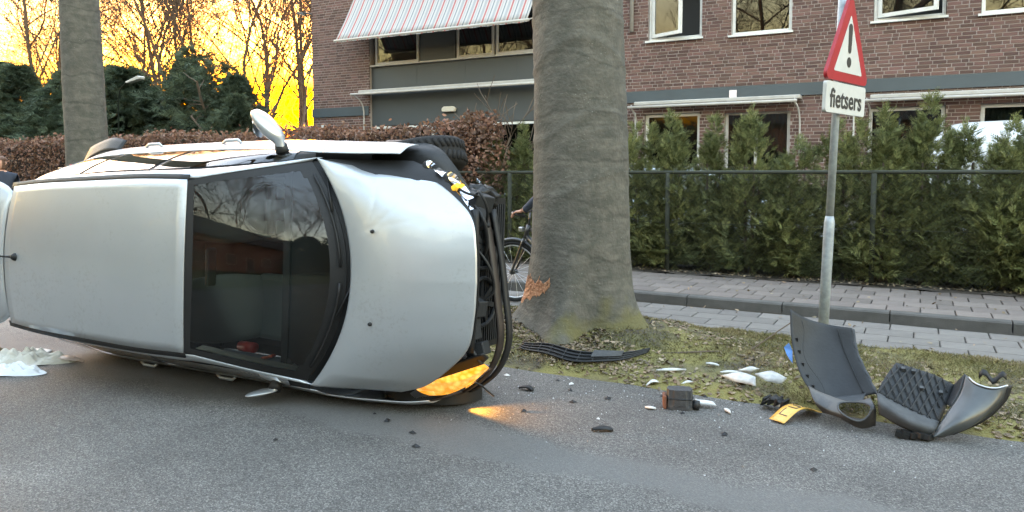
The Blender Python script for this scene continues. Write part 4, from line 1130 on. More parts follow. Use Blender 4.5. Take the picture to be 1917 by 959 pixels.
# ------------------------------------------------------------------ conifers
def conifer(name, seed, h, rad, n, fs, mt, fr, prof, inner=.35, base=.15, drop=.2, clump=0, tp=.9):
    r = np.random.default_rng(seed)
    t = r.uniform(0, 1, n) ** tp
    z = base + t * (h - base)
    R_ = np.interp(t, *zip(*prof)) * rad
    a = r.uniform(0, 2 * np.pi, n)
    R_ = R_ * (1 + .22 * np.sin(3 * a + 7 * t + seed) + .2 * np.sin(5 * a - 13 * t) + .12 * np.sin(11 * a + 17 * t))
    q = np.sqrt(r.uniform(inner ** 2, 1, n))
    if clump:
        keep = (np.sin(clump * t * 1.3 + 2 * np.sin(a)) + r.normal(0, .6, n)) > -.55
        t, z, R_, a, q = t[keep], z[keep], R_[keep], a[keep], q[keep]; n = len(t)
    p = np.stack([R_ * q * np.cos(a), R_ * q * np.sin(a), z], 1)
    d = np.stack([np.cos(a) + r.normal(0, .35, n), np.sin(a) + r.normal(0, .35, n), r.uniform(-drop, .9, n) + t * 1.1 * (drop < .3)], 1)
    V, F = scatter(fr[0], fr[1], p, frames(n, d, r.normal(0, .8, n)), fs * r.uniform(.6, 1.25, n) * (1 - .35 * t))
    return np_mesh(name, V, F, mt)
M_thuja = mat('thuja', (.19, .20, .072), .8, island=.5, trans=.38, var=(1.9, .38, .62), col2=(.115, .135, .055))
M_stem = mat('stem', (.10, .075, .055), .9, bump=(60, .4))
fr_t = frond(6, .12, .12, 3)
prof_t = ([0, .1, .35, .62, .8, 1.0], [.75, .95, 1.0, .70, .30, .04])
prof_t = list(zip(*prof_t)); prof_t = [(a, b) for a, b in prof_t]
def loose_thuja(seed):
    r = np.random.default_rng(seed); P_ = []; D_ = []; S_ = []
    lead = [(0, 0, 1.0)] + [(r.uniform(-.30, .30), r.uniform(-.16, .16), r.uniform(.74, .93)) for _ in range(4)]
    for (lx, ly, lh) in lead:
        n = 520; t = r.uniform(0, 1, n) ** 1.3; h = 2.1 * lh; z = .10 + t * (h - .10)
        R_ = np.interp(t, [0, .1, .4, .7, .85, 1], [.34, .40, .37, .22, .10, .015])
        a = r.uniform(0, 2 * np.pi, n); q = np.sqrt(r.uniform(.05, 1, n)); R_ = R_ * (1 + .3 * np.sin(3 * a + 6 * t + seed)) * q
        P_.append(np.stack([lx * np.clip(t * 2, 0, 1) + R_ * np.cos(a), ly * np.clip(t * 2, 0, 1) + R_ * np.sin(a), z], 1))
        D_.append(np.stack([np.cos(a) + r.normal(0, .45, n), np.sin(a) + r.normal(0, .45, n), r.uniform(-.25, .9, n) + t * 1.3], 1))
        S_.append(.20 * r.uniform(.5, 1.3, n) * (1 - .35 * t))
    P_, D_, S_ = np.concatenate(P_), np.concatenate(D_), np.concatenate(S_)
    keep = (np.sin(9 * P_[:, 0] + seed) + np.sin(8 * P_[:, 2] + 5 * P_[:, 0]) + r.normal(0, .9, len(P_))) > -1.0
    P_, D_, S_ = P_[keep], D_[keep], S_[keep]; n = len(P_)
    V, F = scatter(fr_t[0], fr_t[1], P_, frames(n, D_, r.normal(0, .9, n)), S_)
    return np_mesh('foliage', V, F, M_thuja)
thu = [loose_thuja(40 + k) for k in range(5)]
sm = MB()
for k in range(3):
    a = 2.1 * k
    sm.tube([(.06 * math.cos(a), .06 * math.sin(a), -.1), (.09 * math.cos(a), .09 * math.sin(a), .6), (.12 * math.cos(a), .10 * math.sin(a), 1.5)], [.028, .022, .01], 6)
stem_me = sm.mesh('stem', M_stem)
shr = [(-5.95, 2.0, 'conifer at the end of the hedge next to the brown beech leaves'), (-5.50, 2.25, 'pointed conifer behind the front wheel of the bicycle'), (-4.95, 2.1, 'conifer half hidden by the left edge of the thick trunk'),
       (-4.3, 2.1, 'conifer mostly hidden behind the thick beech trunk'), (-3.62, 2.22, 'conifer just right of the thick beech trunk'), (-3.05, 2.32, 'bushy conifer in front of the white garden door'),
       (-2.5, 2.28, 'conifer to the right of the white garden door'), (-1.95, 2.42, 'slim conifer at the left side of the curtained ground-floor window'), (-1.4, 2.0, 'low conifer below the curtained ground-floor window'),
       (-.92, 2.18, 'conifer left of the sign pole'), (-.38, 2.30, 'conifer immediately right of the sign pole'), (.10, 2.45, 'tall conifer left of the white van'),
       (.50, 2.15, 'conifer overlapping the rear of the white van'), (.92, 2.2, 'conifer in front of the side of the white van'), (1.40, 2.45, 'dense green conifer at the right edge of the picture'),
       (1.9, 2.5, 'conifer cut off by the right edge of the picture'), (2.4, 2.4, 'conifer beyond the right edge of the hedge in view'),
       (1.22, 1.95, 'conifer crowded between two taller ones near the right edge'), (1.62, 2.2, 'darker conifer second from the right edge')]
for i, (x, h, lab) in enumerate(shr):
    r = thing('conifer', lab, 'shrub', (x, 10.28 + .12 * math.sin(i * 2.3), .10), i * 1.31, 'conifers of the roadside hedge')
    s = h / 2.1 * .93
    inst('foliage', thu[i % 5], r, sc=(1.0, 1.0, s)); inst('stem', stem_me, r)
M_yew = mat('dark_conifer', (.085, .11, .062), .85, island=.45, var=(.9, .38, .62), col2=(.045, .066, .040), trans=.3)
fr_y = frond(8, .09, .28, 9)
prof_y = [(0, .9), (.15, 1), (.5, .85), (.8, .5), (1, .08)]
yew = [conifer('foliage', 60, 4.6, 1.7, 7500, .46, M_yew, fr_y, prof_y, inner=.3, base=.2, drop=.5, clump=9),
       conifer('foliage', 61, 4.6, 1.5, 7000, .44, M_yew, fr_y, prof_y, inner=.3, base=.2, drop=.5, clump=12),
       conifer('foliage', 62, 4.6, 1.3, 1500, .44, M_yew, fr_y, [(0, .5), (.3, .8), (.6, 1.0), (.85, .7), (1, .1)], inner=.2, base=.8, drop=.4, clump=14)]
ty, _ = grow(77, (0, 0, -.1), (0, 0, 1), 4.3, .07, 1, (14,), .8, .1, shrink=(.10, .2))
ty.add(_.v, _.f); yst = ty.mesh('trunk', M_stem)
for (x, y, v, h, w_, lab) in (
        (-28.5, 14.2, 0, 5.2, 1.1, 'dark conifer cut off by the left edge of the picture'), (-25.9, 13.6, 1, 4.8, 1.1, 'broad dark conifer left of the smooth grey trunk'),
        (-23.6, 13.9, 0, 4.5, 1.0, 'dark conifer touching the left side of the smooth grey trunk'), (-21.4, 13.8, 1, 4.5, 1.0, 'dark conifer hidden behind the smooth grey trunk'),
        (-19.9, 13.3, 0, 4.35, 1.05, 'drooping dark conifer just right of the smooth grey trunk'), (-18.9, 14.6, 1, 4.7, .85, 'dark conifer behind the street lamp head'),
        (-17.6, 13.8, 2, 4.85, .95, 'thin see-through conifer with sunset glowing through its stems'), (-16.4, 13.6, 2, 4.3, .9, 'sparse conifer with low sunlight between its branches'),
        (-15.6, 13.5, 1, 3.85, .75, 'dark conifer behind the wing mirror of the wreck'), (-14.9, 12.9, 0, 3.3, .55, 'small rounded conifer right above the wing mirror')):
    r = thing('garden_conifer', lab, 'conifer', (x, y, .05), x * 3.1, 'dark conifers behind the beech hedge')
    s = h / 4.6
    inst('foliage', yew[v], r, sc=(w_, w_, s)); inst('trunk', yst, r, sc=(1, 1, s))

# ------------------------------------------------------------------ beech hedge
M_beech = mat('beech_leaf', (.20, .105, .068), .7, island=.45, trans=.25, var=(2.5, .4, .65), col2=(.13, .075, .05))
bh = thing('beech_hedge', 'clipped brown-leaved beech hedge running behind the wrecked car', 'hedge', (0, 10.3, 0))
n = 30000
x = rng.uniform(-32, -6.2, n); f = rng.random(n)
top = f > .72
y = np.where(top, rng.uniform(-.42, .42, n), -.42 + np.abs(rng.normal(0, .10, n)) - .03)
zt = 2.20 + .05 * np.sin(1.7 * x) + .03 * np.sin(5.3 * x)
z = np.where(top, zt + rng.normal(0, .05, n), rng.uniform(.15, 1, n) ** .6 * zt)
p = np.stack([x, y, z], 1)
d = np.stack([rng.normal(0, 1, n), rng.normal(-.3, .8, n), rng.normal(-.3, .8, n)], 1)
V, F = scatter(leaf_t, [(0, 1, 2, 3, 4, 5)], p, frames(n, d, rng.uniform(0, 6, n)), rng.uniform(.05, .095, n))
o = inst('leaves', np_mesh('leaves', V, F, M_beech), bh); o['kind'] = 'stuff'
hb = MB()
for k in range(90):
    xx = -32 + k * .288
    hb.tube([(xx, random.uniform(-.1, .1), 0), (xx + random.uniform(-.1, .1), random.uniform(-.2, .2), 1.2), (xx + random.uniform(-.2, .2), random.uniform(-.25, .25), 2.2)], [.025, .018, .006], 4)
o = hb.build('twigs', M_stem, bh); o['kind'] = 'stuff'
MB().span(-32, -6.5, -.30, .30, .05, 2.08).build('light_block_core', mat('light_block_brown', (.04, .028, .022), 1.0, var=(9, .3, .7), bump=(30, .9, .05)), bh)  # solid dark box added inside the hedge to block light between the leaves
bb = thing('beech_bush', 'loose bush of copper-brown beech leaves above the fence rail', 'bush', (-6.05, 10.15, .1))
n = 2600
a = rng.uniform(0, 6.28, n); q = np.sqrt(rng.random(n)); t = rng.uniform(0, 1, n) ** .7
rr_ = (.16 + .34 * np.sin(np.pi * np.clip(t * .95, 0, 1)) ** .8) * q
p = np.stack([rr_ * np.cos(a) - .1, rr_ * np.sin(a), .35 + 1.95 * t + .08 * np.sin(4 * a)], 1)
d = np.stack([rng.normal(0, 1, n), rng.normal(0, .8, n), rng.normal(-.5, .7, n)], 1)
V, F = scatter(leaf_t, [(0, 1, 2, 3, 4, 5)], p, frames(n, d, rng.uniform(0, 6, n)), rng.uniform(.05, .10, n))
o = inst('leaves', np_mesh('leaves', V, F, M_beech), bb); o['kind'] = 'stuff'
tw, tb = grow(31, (-.1, 0, 0), (0, 0, 1), 2.0, .03, 2, (12, 5), .6, .3)
tw.add(tb.v, tb.f); tw.build('stems', M_stem, bb)

# ------------------------------------------------------------------ fence
M_galv = mat('old_steel', (.035, .04, .03), .9, 0, var=(12, .35, .7), col2=(.022, .026, .018))
fen = thing('wire_fence', 'low chain-link fence with steel posts and a top rail along the footway', 'fence', (0, 9.84, 0))
for x in (-7.95, -5.45, -2.99, -.47, 2.05, 4.55):
    MB().tube([(x, 0, .0), (x, 0, 1.47)], .032, 10).build('post', M_galv, fen, smooth=True)
MB().tube([(-8.0, 0, 1.475), (-4.0, .004, 1.478), (0, 0, 1.486), (4.6, 0, 1.49)], .023, 8).build('top_rail', M_galv, fen, smooth=True)
wm = MB()
for k in range(200):
    for s in (-1, 1):
        x0 = -7.9 + k * .066
        wm.add([(x0, -.036, .13), (x0 + .003, -.036, .13), (x0 + s * 1.33 + .003, -.036, 1.46), (x0 + s * 1.33, -.036, 1.46), (x0 + .0015, -.0335, .13), (x0 + s * 1.33 + .0015, -.0335, 1.46)], [(0, 1, 2, 3), (1, 4, 5, 2), (4, 0, 3, 5)])
o = wm.build('wire_mesh', M_galv, fen); o['kind'] = 'stuff'
for z_ in (.15, .8):
    MB().tube([(-7.9, -.03, z_), (4.5, -.03, z_)], .003, 5).build('tension_wire', M_galv, fen)

# ------------------------------------------------------------------ parked vehicles
def parked(loc, label, paint_):
    c = thing('parked_car', label, 'car', loc, 0, 'vehicles parked behind the hedge')
    car_shell(c, paint_)
    MB().grid(lambda u, v: hood_pt(u, 2 * v - 1), 16, 24).build('bonnet', paint_, c, smooth=True, thick=.01)
    MB().grid(lambda u, v: cp(.30 - .28 * math.cos(PI * (v - .5)) ** .5 + .28 * (1 - math.cos(PI * (v - .5)) ** .5), .76 * (2 * v - 1), .22 + .56 * u), 8, 24).build('front_bumper', paint_, c, smooth=True, thick=.01)
    MB().grid(lambda u, v: cp(4.0 + .14 * math.cos(PI * (v - .5)) ** .5, .68 * (2 * v - 1), .28 + .48 * u), 8, 20).build('rear_bumper', paint_, c, smooth=True, thick=.01)
    MB().grid(lambda u, v: cp(4.10 - .16 * u * u, (2 * v - 1) * (.60 - .08 * u), .76 + .70 * u), 12, 12).build('tailgate', paint_, c, smooth=True, thick=.02)
    MB().grid(lambda u, v: cp(4.108 - .16 * (.45 + .45 * u) ** 2, (2 * v - 1) * .46, .76 + .70 * (.45 + .45 * u)), 6, 6).build('rear_screen', side_glass, c, smooth=True)
    for s in (-1, 1):
        MB().grid(surf([[cp(*(p[0], s * p[1], p[2])) for p in r] for r in ctl]), 6, 12).build('headlight', chrome, c, smooth=True)
        MB().box(cp(4.03, s * .64, .92), (.06, .12, .26)).build('tail_light', redm, c, bevel=.02)
        for x in (.83, 3.38): wheel(c, x, s * .72, .31, flip=s, treads=False)
    return c
pc = parked((-.95, 12.55, .09), 'pale silver car parked behind the hedge right of the thick trunk', paint2)
pc2 = copy_tree(pc); pc2.location = (-5.75, 12.75, .09)
pc2['label'] = 'pale car behind the hedge between the wreck and the thick trunk'
van = thing('white_van', 'white delivery van parked behind the hedge at right', 'van', (.10, 13.0, .09), 0, 'vehicles parked behind the hedge')
def van_pt(u, v):
    x = 4.9 * u
    top = hermite([(0, 1.90), (.04, 2.05), (.12, 2.12), (.55, 2.13), (.72, 2.05), (.80, 1.75), (.88, 1.15), (.97, 1.0), (1, .75)], u)[0]
    ws_ = hermite([(0, .90), (.03, .94), (.1, .96), (.9, .96), (.97, .88), (1, .78)], u)[0]
    a = PI * v
    c, s = math.cos(a), math.sin(a)
    y = -ws_ * math.copysign(abs(c) ** .42, c) * (1 - .10 * max(0, s - .35))
    z = .32 + (top - .32) * abs(s) ** .42
    return Vector((x + .10 * (1 - u) * (z / 2.1) ** 3 * (1 if u < .05 else 0), y, z))
MB().grid(van_pt, 50, 40).build('body', paint_w, van, smooth=True)
rearpts = [van_pt(0, k / 40) for k in range(41)]
MB().add(rearpts, [tuple(range(40, -1, -1))]).build('rear_doors', paint_w, van)
for s in (-1, 1):
    MB().span(-.035, -.012, s * .42 - .30, s * .42 + .30, 1.15, 1.65).build('rear_window', house_glass, van)
    MB().span(-.04, .05, s * .86 - .06, s * .86 + .06, .75, 1.15).build('tail_light', redm, van, bevel=.01)
    for x in (1.0, 3.9):
        w_ = wheel(van, -x, s * .86, .33, r=.33, flip=s, treads=False)
MB().span(-.12, .08, -.92, .92, .35, .55).build('rear_bumper', greypl2, van, bevel=.03)
MB().grid(lambda u, v: Vector((3.55 + .42 * u, (2 * v - 1) * .78, 2.055 - .80 * u * (.7 + .3 * u))) + Vector((.03, 0, .03)), 6, 8).build('windscreen', house_glass, van, smooth=True)
MB().grid(lambda u, v: Vector((2.9 + .8 * u, -.972 + .05 * v, 1.15 + .62 * v)), 4, 4).build('cab_window', house_glass, van, smooth=True)

# ------------------------------------------------------------------ warning sign
sgn = thing('warning_sign', 'red-bordered warning triangle with exclamation mark and fietsers plate on a steel pole', 'traffic sign', (-.665, 6.55, 0))
sgn.rotation_euler = (Matrix.Rotation(R(1.7), 3, 'Y') @ Matrix.Rotation(R(72), 3, 'Z')).to_euler()
M_pole = mat('galvanised', (.36, .40, .425), .5, .15, var=(16, .3, .7), col2=(.21, .235, .25))
MB().tube([(0, 0, -.1), (0, 0, 1.08), (0, 0, 1.13)], [.041, .041, .032], 16).build('pole_sleeve', M_pole, sgn, smooth=True)
MB().tube([(0, 0, 1.1), (0, 0, 3.1)], .031, 16).build('pole', M_pole, sgn, smooth=True)
def rtri(side, r, zc, y, n=6):
    h = side * .8660; pts = []
    for (cx_, cz_, a0) in ((-side / 2, -h / 3, 150), (side / 2, -h / 3, 270), (0, 2 * h / 3, 30)):
        d = Vector((cx_, 0, cz_)); c_ = d * (1 - 2 * r / d.length)
        for k in range(n + 1):
            a = R(a0 + 120 * k / n); pts.append((c_.x + r * math.cos(a), y, zc + c_.z + r * math.sin(a)))
    return pts
M_red = mat('sign_red', (.30, .012, .022), .4, var=(9, .35, .8), col2=(.24, .011, .018))
M_sw = mat('sign_white', (.48, .49, .48), .4, var=(7, .4, .8), col2=(.42, .43, .42))
M_sb = mat('sign_black', (.018, .02, .022), .5)
ZC = 2.215 + .69 / 3
tp = MB().poly(rtri(.82, .045, ZC, -.05), (0, -.03, 0)).build('triangle_plate', M_red, sgn, fix=True)
MB().poly(rtri(.53, .008, ZC - .012, -.0805), (0, -.0015, 0)).build('white_field', M_sw, tp, fix=True)
def pill(x, z0, z1, w0, w1, y):
    pts = [(x + w0 * math.cos(R(180 + 180 * k / 8)), y, z0 + w0 * math.sin(R(180 + 180 * k / 8))) for k in range(9)]
    return pts + [(x + w1 * math.cos(R(180 * k / 8)), y, z1 + w1 * math.sin(R(180 * k / 8))) for k in range(9)]
MB().poly(pill(0, ZC + .02, ZC + .19, .030, .037, -.0825), (0, -.0015, 0)).build('exclamation_bar', M_sb, tp, fix=True)
MB().poly([(.041 * math.cos(2 * PI * k / 20), -.0825, ZC - .078 + .041 * math.sin(2 * PI * k / 20)) for k in range(20)], (0, -.0015, 0)).build('exclamation_dot', M_sb, tp, fix=True)
def rrect(w_, h_, r, zc, y):
    pts = []
    for (sx, sz, a0) in ((1, 1, 0), (-1, 1, 90), (-1, -1, 180), (1, -1, 270)):
        for k in range(6):
            a = R(a0 + 90 * k / 5); pts.append((sx * (w_ / 2 - r) + r * math.cos(a), y, zc + sz * (h_ / 2 - r) + r * math.sin(a)))
    return pts
lp = MB().poly(rrect(.74, .24, .025, 2.075, -.05), (0, -.028, 0)).build('text_plate', M_sw, sgn, fix=True)
fc = bpy.data.curves.new('fietsers', 'FONT'); fc.body = 'fietsers'; fc.size = .205; fc.align_x = 'CENTER'; fc.align_y = 'CENTER'; fc.offset = .004; fc.extrude = .0008
ft = bpy.data.objects.new('fietsers_tmp', fc); C.objects.link(ft)
bpy.context.view_layer.update()
tm = bpy.data.meshes.new_from_object(ft.evaluated_get(bpy.context.evaluated_depsgraph_get())); bpy.data.objects.remove(ft)
tm.materials.clear(); tm.materials.append(M_sb)
inst('lettering', tm, lp, (0, -.080, 2.062), (R(90), 0, 0), (1.0, 1, 1))
for z_ in (2.02, 2.13, 2.32, 2.60):
    MB().box((0, -.03, z_), (.16, .045, .025)).build('clamp', M_pole, sgn)

# ------------------------------------------------------------------ garden lamp, far house
sl = thing('street_lamp', 'slim street lamp with flat pale head in front of the conifers', 'street lamp', (-16.75, 11.6, 0))
MB().tube(crv([(-.9, 0, 0), (-.9, 0, 2.6), (-.82, 0, 3.45), (-.45, 0, 3.72)], 16), [.02 - .0003 * k for k in range(17)], 8).build('pole', mat('lamp_pole', (.01, .014, .01), .95, spec=.1), sl, smooth=True)
MB().poly([(-.50, -.06, 3.70), (-.05, -.05, 3.82), (.02, -.03, 3.80), (.0, -.03, 3.74), (-.48, -.06, 3.66)], (0, .16, 0)).build('lamp_head', mat('lamp_head', (.45, .46, .45), .4), sl, bevel=.015)
fh = thing('garden_house', 'low house with pale gable glimpsed beside the brick corner', 'house', (-25.2, 27.2, 0), R(-20))
MB().span(-2.2, 1.6, 0, 5, 0, 2.5).build('wall', mat('pale_render', (.45, .45, .44), .8, var=(3, .3, .7)), fh)
MB().add([(-7, -.3, 2.45), (1.8, -.3, 2.45), (1.8, 2.5, 4.1), (-7, 2.5, 4.1), (-7, 5.3, 2.45), (1.8, 5.3, 2.45)], [(0, 1, 2, 3), (3, 2, 5, 4), (1, 5, 2), (0, 3, 4)]).build('roof', mat('roof_tile', (.10, .10, .105), .8, bump=(9, .5)), fh)
MB().span(-7, -2.2, 0, 5, 0, 2.45).build('wall', mat('house_brick', (.12, .08, .07), .9), fh)
MB().span(-.8, .3, -.03, .02, .9, 2.0).build('window', house_glass, fh)

# ------------------------------------------------------------------ house and trees across the road, seen only as reflections
oh = thing('brick_house', 'brown brick house with tiled roof across the road, mirrored in the windscreen', 'house', (-3.0, -17, 0))
MB().span(-8, 7, -7, 0, 0, 4.6).build('wall', m_side, oh)
MB().add([(-8.4, .5, 4.45), (7.4, .5, 4.45), (7.4, -3.5, 7.6), (-8.4, -3.5, 7.6), (7.4, -7.5, 4.45), (-8.4, -7.5, 4.45)], [(0, 1, 2, 3), (3, 2, 4, 5), (1, 4, 2), (0, 3, 5)]).build('roof', mat('roof_tile_dark', (.05, .045, .042), .8, bump=(7, .5)), oh)
for x in (-6.5, -3.0, 2.0, 5.0):
    wf = MB(); frame_bars(wf, x - .7, x + .7, 1.0, 2.5, -.02, .05, .07); q = wf.build('window', M_white, oh)
    MB().span(x - .63, x + .63, .0, .012, 1.07, 2.43).build('pane', M_room, q)
dr = MB(); frame_bars(dr, -1.0, .2, .05, 2.3, -.02, .06, .08); q = dr.build('door', M_white, oh); MB().span(-.92, .12, .0, .03, .13, 2.22).build('door_leaf', M_band, q)
for (x, y, v, sc, rz, lab) in ((-16, -8, 0, 1.1, .4, 'leafless tree across the road left of the mirrored house'), (-9.5, -6.5, 2, 1.1, 2.1, 'leafless tree across the road near the mirrored house'), (5, -8, 1, 1.15, 1.2, 'leafless tree across the road right of the mirrored house'),
                       (12, -7, 0, 1.2, 3.2, 'leafless tree across the road mirrored in the upstairs windows'), (20, -10, 2, 1.3, 5.0, 'farthest leafless tree across the road to the right')):
    r = thing('leafless_tree', lab, 'tree', (x, y, 0), rz, 'leafless trees across the road')
    inst('trunk', variants[v][0], r, sc=sc); inst('crown', variants[v][1], r, sc=sc)

for i, (x, y, k, lab) in enumerate(((-46, -17, 2.4, 'tall dark conifer farthest left across the road'), (-40, -12, 2.1, 'second dark conifer from the left across the road'), (-35, -15, 2.3, 'third dark conifer from the left across the road'), (-29, -11, 2.0, 'dark conifer across the road left of the mirrored house'), (-24, -16, 2.2, 'dark conifer beside the left gable of the mirrored house'),
        (3.5, -13, 1.5, 'dark conifer across the road right of the mirrored house'), (7.5, -11.5, 1.9, 'tall dark conifer mirrored in the upstairs windows'), (11.5, -13, 2.1, 'tallest dark conifer across the road'), (15.5, -11, 1.8, 'dark conifer across the road near the right end'), (20, -13, 2.0, 'rightmost dark conifer across the road'))):
    r = thing('far_conifer', lab, 'conifer', (x, y, 0), i * 1.7, 'conifers across the road')
    inst('foliage', yew[i % 2], r, sc=(k * 1.15, k * 1.15, k)); inst('trunk', yst, r, sc=(1.5, 1.5, k))
for i, (x, y, v, k, lab) in enumerate(((-22, -5, 0, 1.0, 'nearest leafless tree across the road to the left'), (-27, -9, 1, 1.1, 'second leafless tree across the road to the left'), (-32, -6, 2, 1.2, 'third leafless tree across the road to the left'), (-37, -11, 0, 1.2, 'fourth leafless tree across the road to the left'), (-43, -7, 1, 1.3, 'fifth leafless tree across the road to the left'), (-50, -12, 2, 1.4, 'farthest leafless tree across the road to the left'))):
    r = thing('leafless_tree', lab, 'tree', (x, y, 0), i * 1.1, 'leafless trees across the road')
    inst('trunk', variants[v][0], r, sc=k); inst('crown', variants[v][1], r, sc=k)

for i, (x, k, v, lab) in enumerate(((-26, 1.6, 0, 'very tall leafless tree leftmost behind the mirrored house'), (-20, 1.8, 1, 'very tall leafless tree second from left behind the mirrored house'), (-15, 1.7, 2, 'very tall leafless tree third from left behind the mirrored house'), (-10.5, 1.75, 0, 'very tall leafless tree behind the middle of the mirrored house'), (-5, 1.9, 1, 'tallest leafless tree behind the mirrored house'), (0, 1.7, 2, 'very tall leafless tree behind the right half of the mirrored house'), (4.5, 1.8, 0, 'very tall leafless tree behind the right gable of the mirrored house'), (9.5, 1.7, 1, 'very tall leafless tree rightmost behind the mirrored house'))):
    r = thing('leafless_tree', lab, 'tree', (x, -30 + 3 * math.sin(i * 2.1), 0), i * 2.3, 'leafless trees across the road')
    inst('trunk', variants[v][0], r, sc=k); inst('crown', variants[v][1], r, sc=k)

# unseen far wood added across the road to hide the orange horizon in reflections
n = 9000
p = np.stack([rng.uniform(-110, 90, n), rng.normal(-62, 3, n), rng.uniform(0, 1, n) ** .8 * 12], 1)
p[:, 2] *= .75 + .25 * np.sin(p[:, 0] * .21) * np.sin(p[:, 0] * .083 + 1)
V, F = scatter(fr_y[0], fr_y[1], p, frames(n, rng.normal(0, 1, (n, 3)), rng.uniform(0, 6, n)), rng.uniform(1.2, 2.6, n))
tag(inst('horizon_cover_wood', np_mesh('horizon_cover_wood', V, F, M_yew)), 'added dark wood across the road hiding the low horizon in reflections', 'wood', kind='stuff')
# ------------------------------------------------------------------ wreckage on the road and verge
def zg(x, y): return max(0, vh(x, y)) if y > 4.85 else 0
b1 = thing('torn_bumper', 'dark curved bumper half standing upright against the sign pole', 'bumper')
n1 = surf([[(-.71, 5.05, .60), (-.62, 5.15, .53), (-.5, 5.22, .49), (-.35, 5.2, .485)], [(-.68, 4.95, .41), (-.58, 5.08, .38), (-.44, 5.14, .36), (-.32, 5.12, .36)],
           [(-.61, 4.83, .24), (-.5, 4.97, .22), (-.36, 5.02, .22), (-.25, 5.0, .25)], [(-.5, 4.72, .12), (-.41, 4.86, .10), (-.29, 4.9, .12), (-.19, 4.9, .16)]])
MB().grid(n1, 26, 22).build('bumper_skin', greypl, b1, smooth=True, thick=.005, offset=0)
MB().grid(lambda u, v: n1(u, .985) + Vector((.022 * v, -.012 * v, -.004 * v + .004 * math.sin(30 * u))), 26, 2).build('bumper_flange', greypl2, b1, smooth=True, thick=.003, offset=0)
MB().tube([n1(k / 20, .22 + .05 * math.sin(k * .5)) + Vector((-.004, -.008, 0)) for k in range(1, 20)], .004, 5).build('bumper_rib', blackpl, b1, smooth=True)
MB().tube([n1(k / 20, .80) + Vector((.0, -.008, 0)) for k in range(1, 20)], .004, 5).build('bumper_rib', blackpl, b1, smooth=True)
lp_ = surf([[(-.55, 4.72, .20), (-.46, 4.74, .16), (-.32, 4.72, .14), (-.21, 4.74, .17)], [(-.51, 4.66, .13), (-.41, 4.64, .10), (-.28, 4.62, .09), (-.18, 4.68, .13)], [(-.46, 4.66, .07), (-.37, 4.64, .06), (-.26, 4.66, .01), (-.18, 4.72, .02)]])
M_two = mat('bumper_outer', (.055, .048, .040), .4, var=(6, .44, .56), col2=(.022, .020, .018), coat=.2)
def fog(u, v): return ((u - .36) / .34) ** 2 + ((v - .70) / .235) ** 2 < 1
MB().grid(lp_, 30, 50, lambda u, v: not fog(u, v)).build('bumper_lip', M_two, b1, smooth=True, thick=.006, offset=0)
MB().tube([lp_(.36 + .345 * math.sin(2 * PI * k / 32), .70 + .24 * math.cos(2 * PI * k / 32)) + Vector((0, -.003, 0)) for k in range(33)], .006, 6, cap=False).build('fog_lamp_rim', greypl2, b1, smooth=True)
MB().grid(lambda u, v: n1(.97, v).lerp(lp_(0, v), u) - Vector((0, 0, .02 * math.sin(PI * u))), 6, 12, lambda u, v: v < .85).build('torn_fold', greypl2, b1, smooth=True, thick=.004)
M_blue = mat('blue_film', (.05, .16, .42), .4)
MB().add([(-.695, 4.93, .405), (-.725, 4.93, .375), (-.70, 4.90, .33), (-.665, 4.89, .285), (-.672, 4.92, .36)], [(0, 1, 2, 3, 4)]).build('blue_film', M_blue, b1, thick=.002)
for k in range(5):
    q = n1(.3 + .13 * k, .10); MB().box(q + Vector((0, -.01, 0)), (.016, .012, .022)).build('clip', blackpl, b1)

b2 = thing('grille_section', 'broken lower bumper section with diamond ribs lying on the verge edge', 'bumper')
g2 = surf([[(-.09, 4.98, .34), (.02, 5.0, .31), (.12, 5.02, .28), (.22, 5.04, .23)], [(-.14, 4.85, .28), (-.03, 4.86, .24), (.07, 4.88, .2), (.18, 4.9, .15)], [(-.18, 4.74, .21), (-.07, 4.74, .16), (.03, 4.74, .12), (.14, 4.76, .07)]])
MB().grid(g2, 12, 16).build('rib_plate', greypl, b2, smooth=True, thick=.006)
off = Vector((-.004, -.012, .010))
for s in (-1, 1):
    for k in range(-6, 9):
        pts = []
        for i in range(13):
            u = i / 12; v = k / 7.5 + (.55 * u if s > 0 else .95 - .12 * u - .62)
            v = k / 7.5 + (.62 * u if s > 0 else -.10 * u)
            if 0.02 < v < .98: pts.append(g2(u, v) + off)
        if len(pts) > 2: MB().tube(pts, .0045, 4).build('rib', blackpl, b2)
for (u, v) in ((.15, .18), (.12, .34), (.45, .60), (.35, .88)):
    q = g2(u, v) + off; MB().box(q, (.02, .02, .035), Matrix.Rotation(.5, 3, 'X')).build('clip', greypl2, b2); 
l2 = surf([[(-.18, 4.74, .21), (-.07, 4.74, .16), (.03, 4.74, .12), (.14, 4.76, .08)], [(-.17, 4.66, .18), (-.07, 4.64, .13), (.02, 4.64, .09), (.12, 4.68, .06)], [(-.16, 4.66, .11), (-.08, 4.66, .07), (.0, 4.66, .04), (.09, 4.68, .02)]])
MB().grid(l2, 10, 14).build('lower_lip', greypl2, b2, smooth=True, thick=.006)
e2 = surf([[(.27, 4.98, .32), (.24, 4.88, .23), (.17, 4.76, .13), (.10, 4.66, .02)], [(.32, 4.9, .29), (.30, 4.8, .20), (.23, 4.70, .12), (.12, 4.64, .03)], [(.40, 4.88, .28), (.38, 4.82, .19), (.29, 4.74, .09), (.16, 4.68, .02)], [(.47, 4.9, .30), (.44, 4.88, .21), (.34, 4.82, .10), (.19, 4.74, .02)]])
M_end = mat('bumper_paint', (.055, .06, .06), .4, .3, coat=.25, var=(5, .4, .7), col2=(.035, .038, .038))
MB().grid(e2, 20, 20).build('end_skin', M_end, b2, smooth=True, thick=.006)
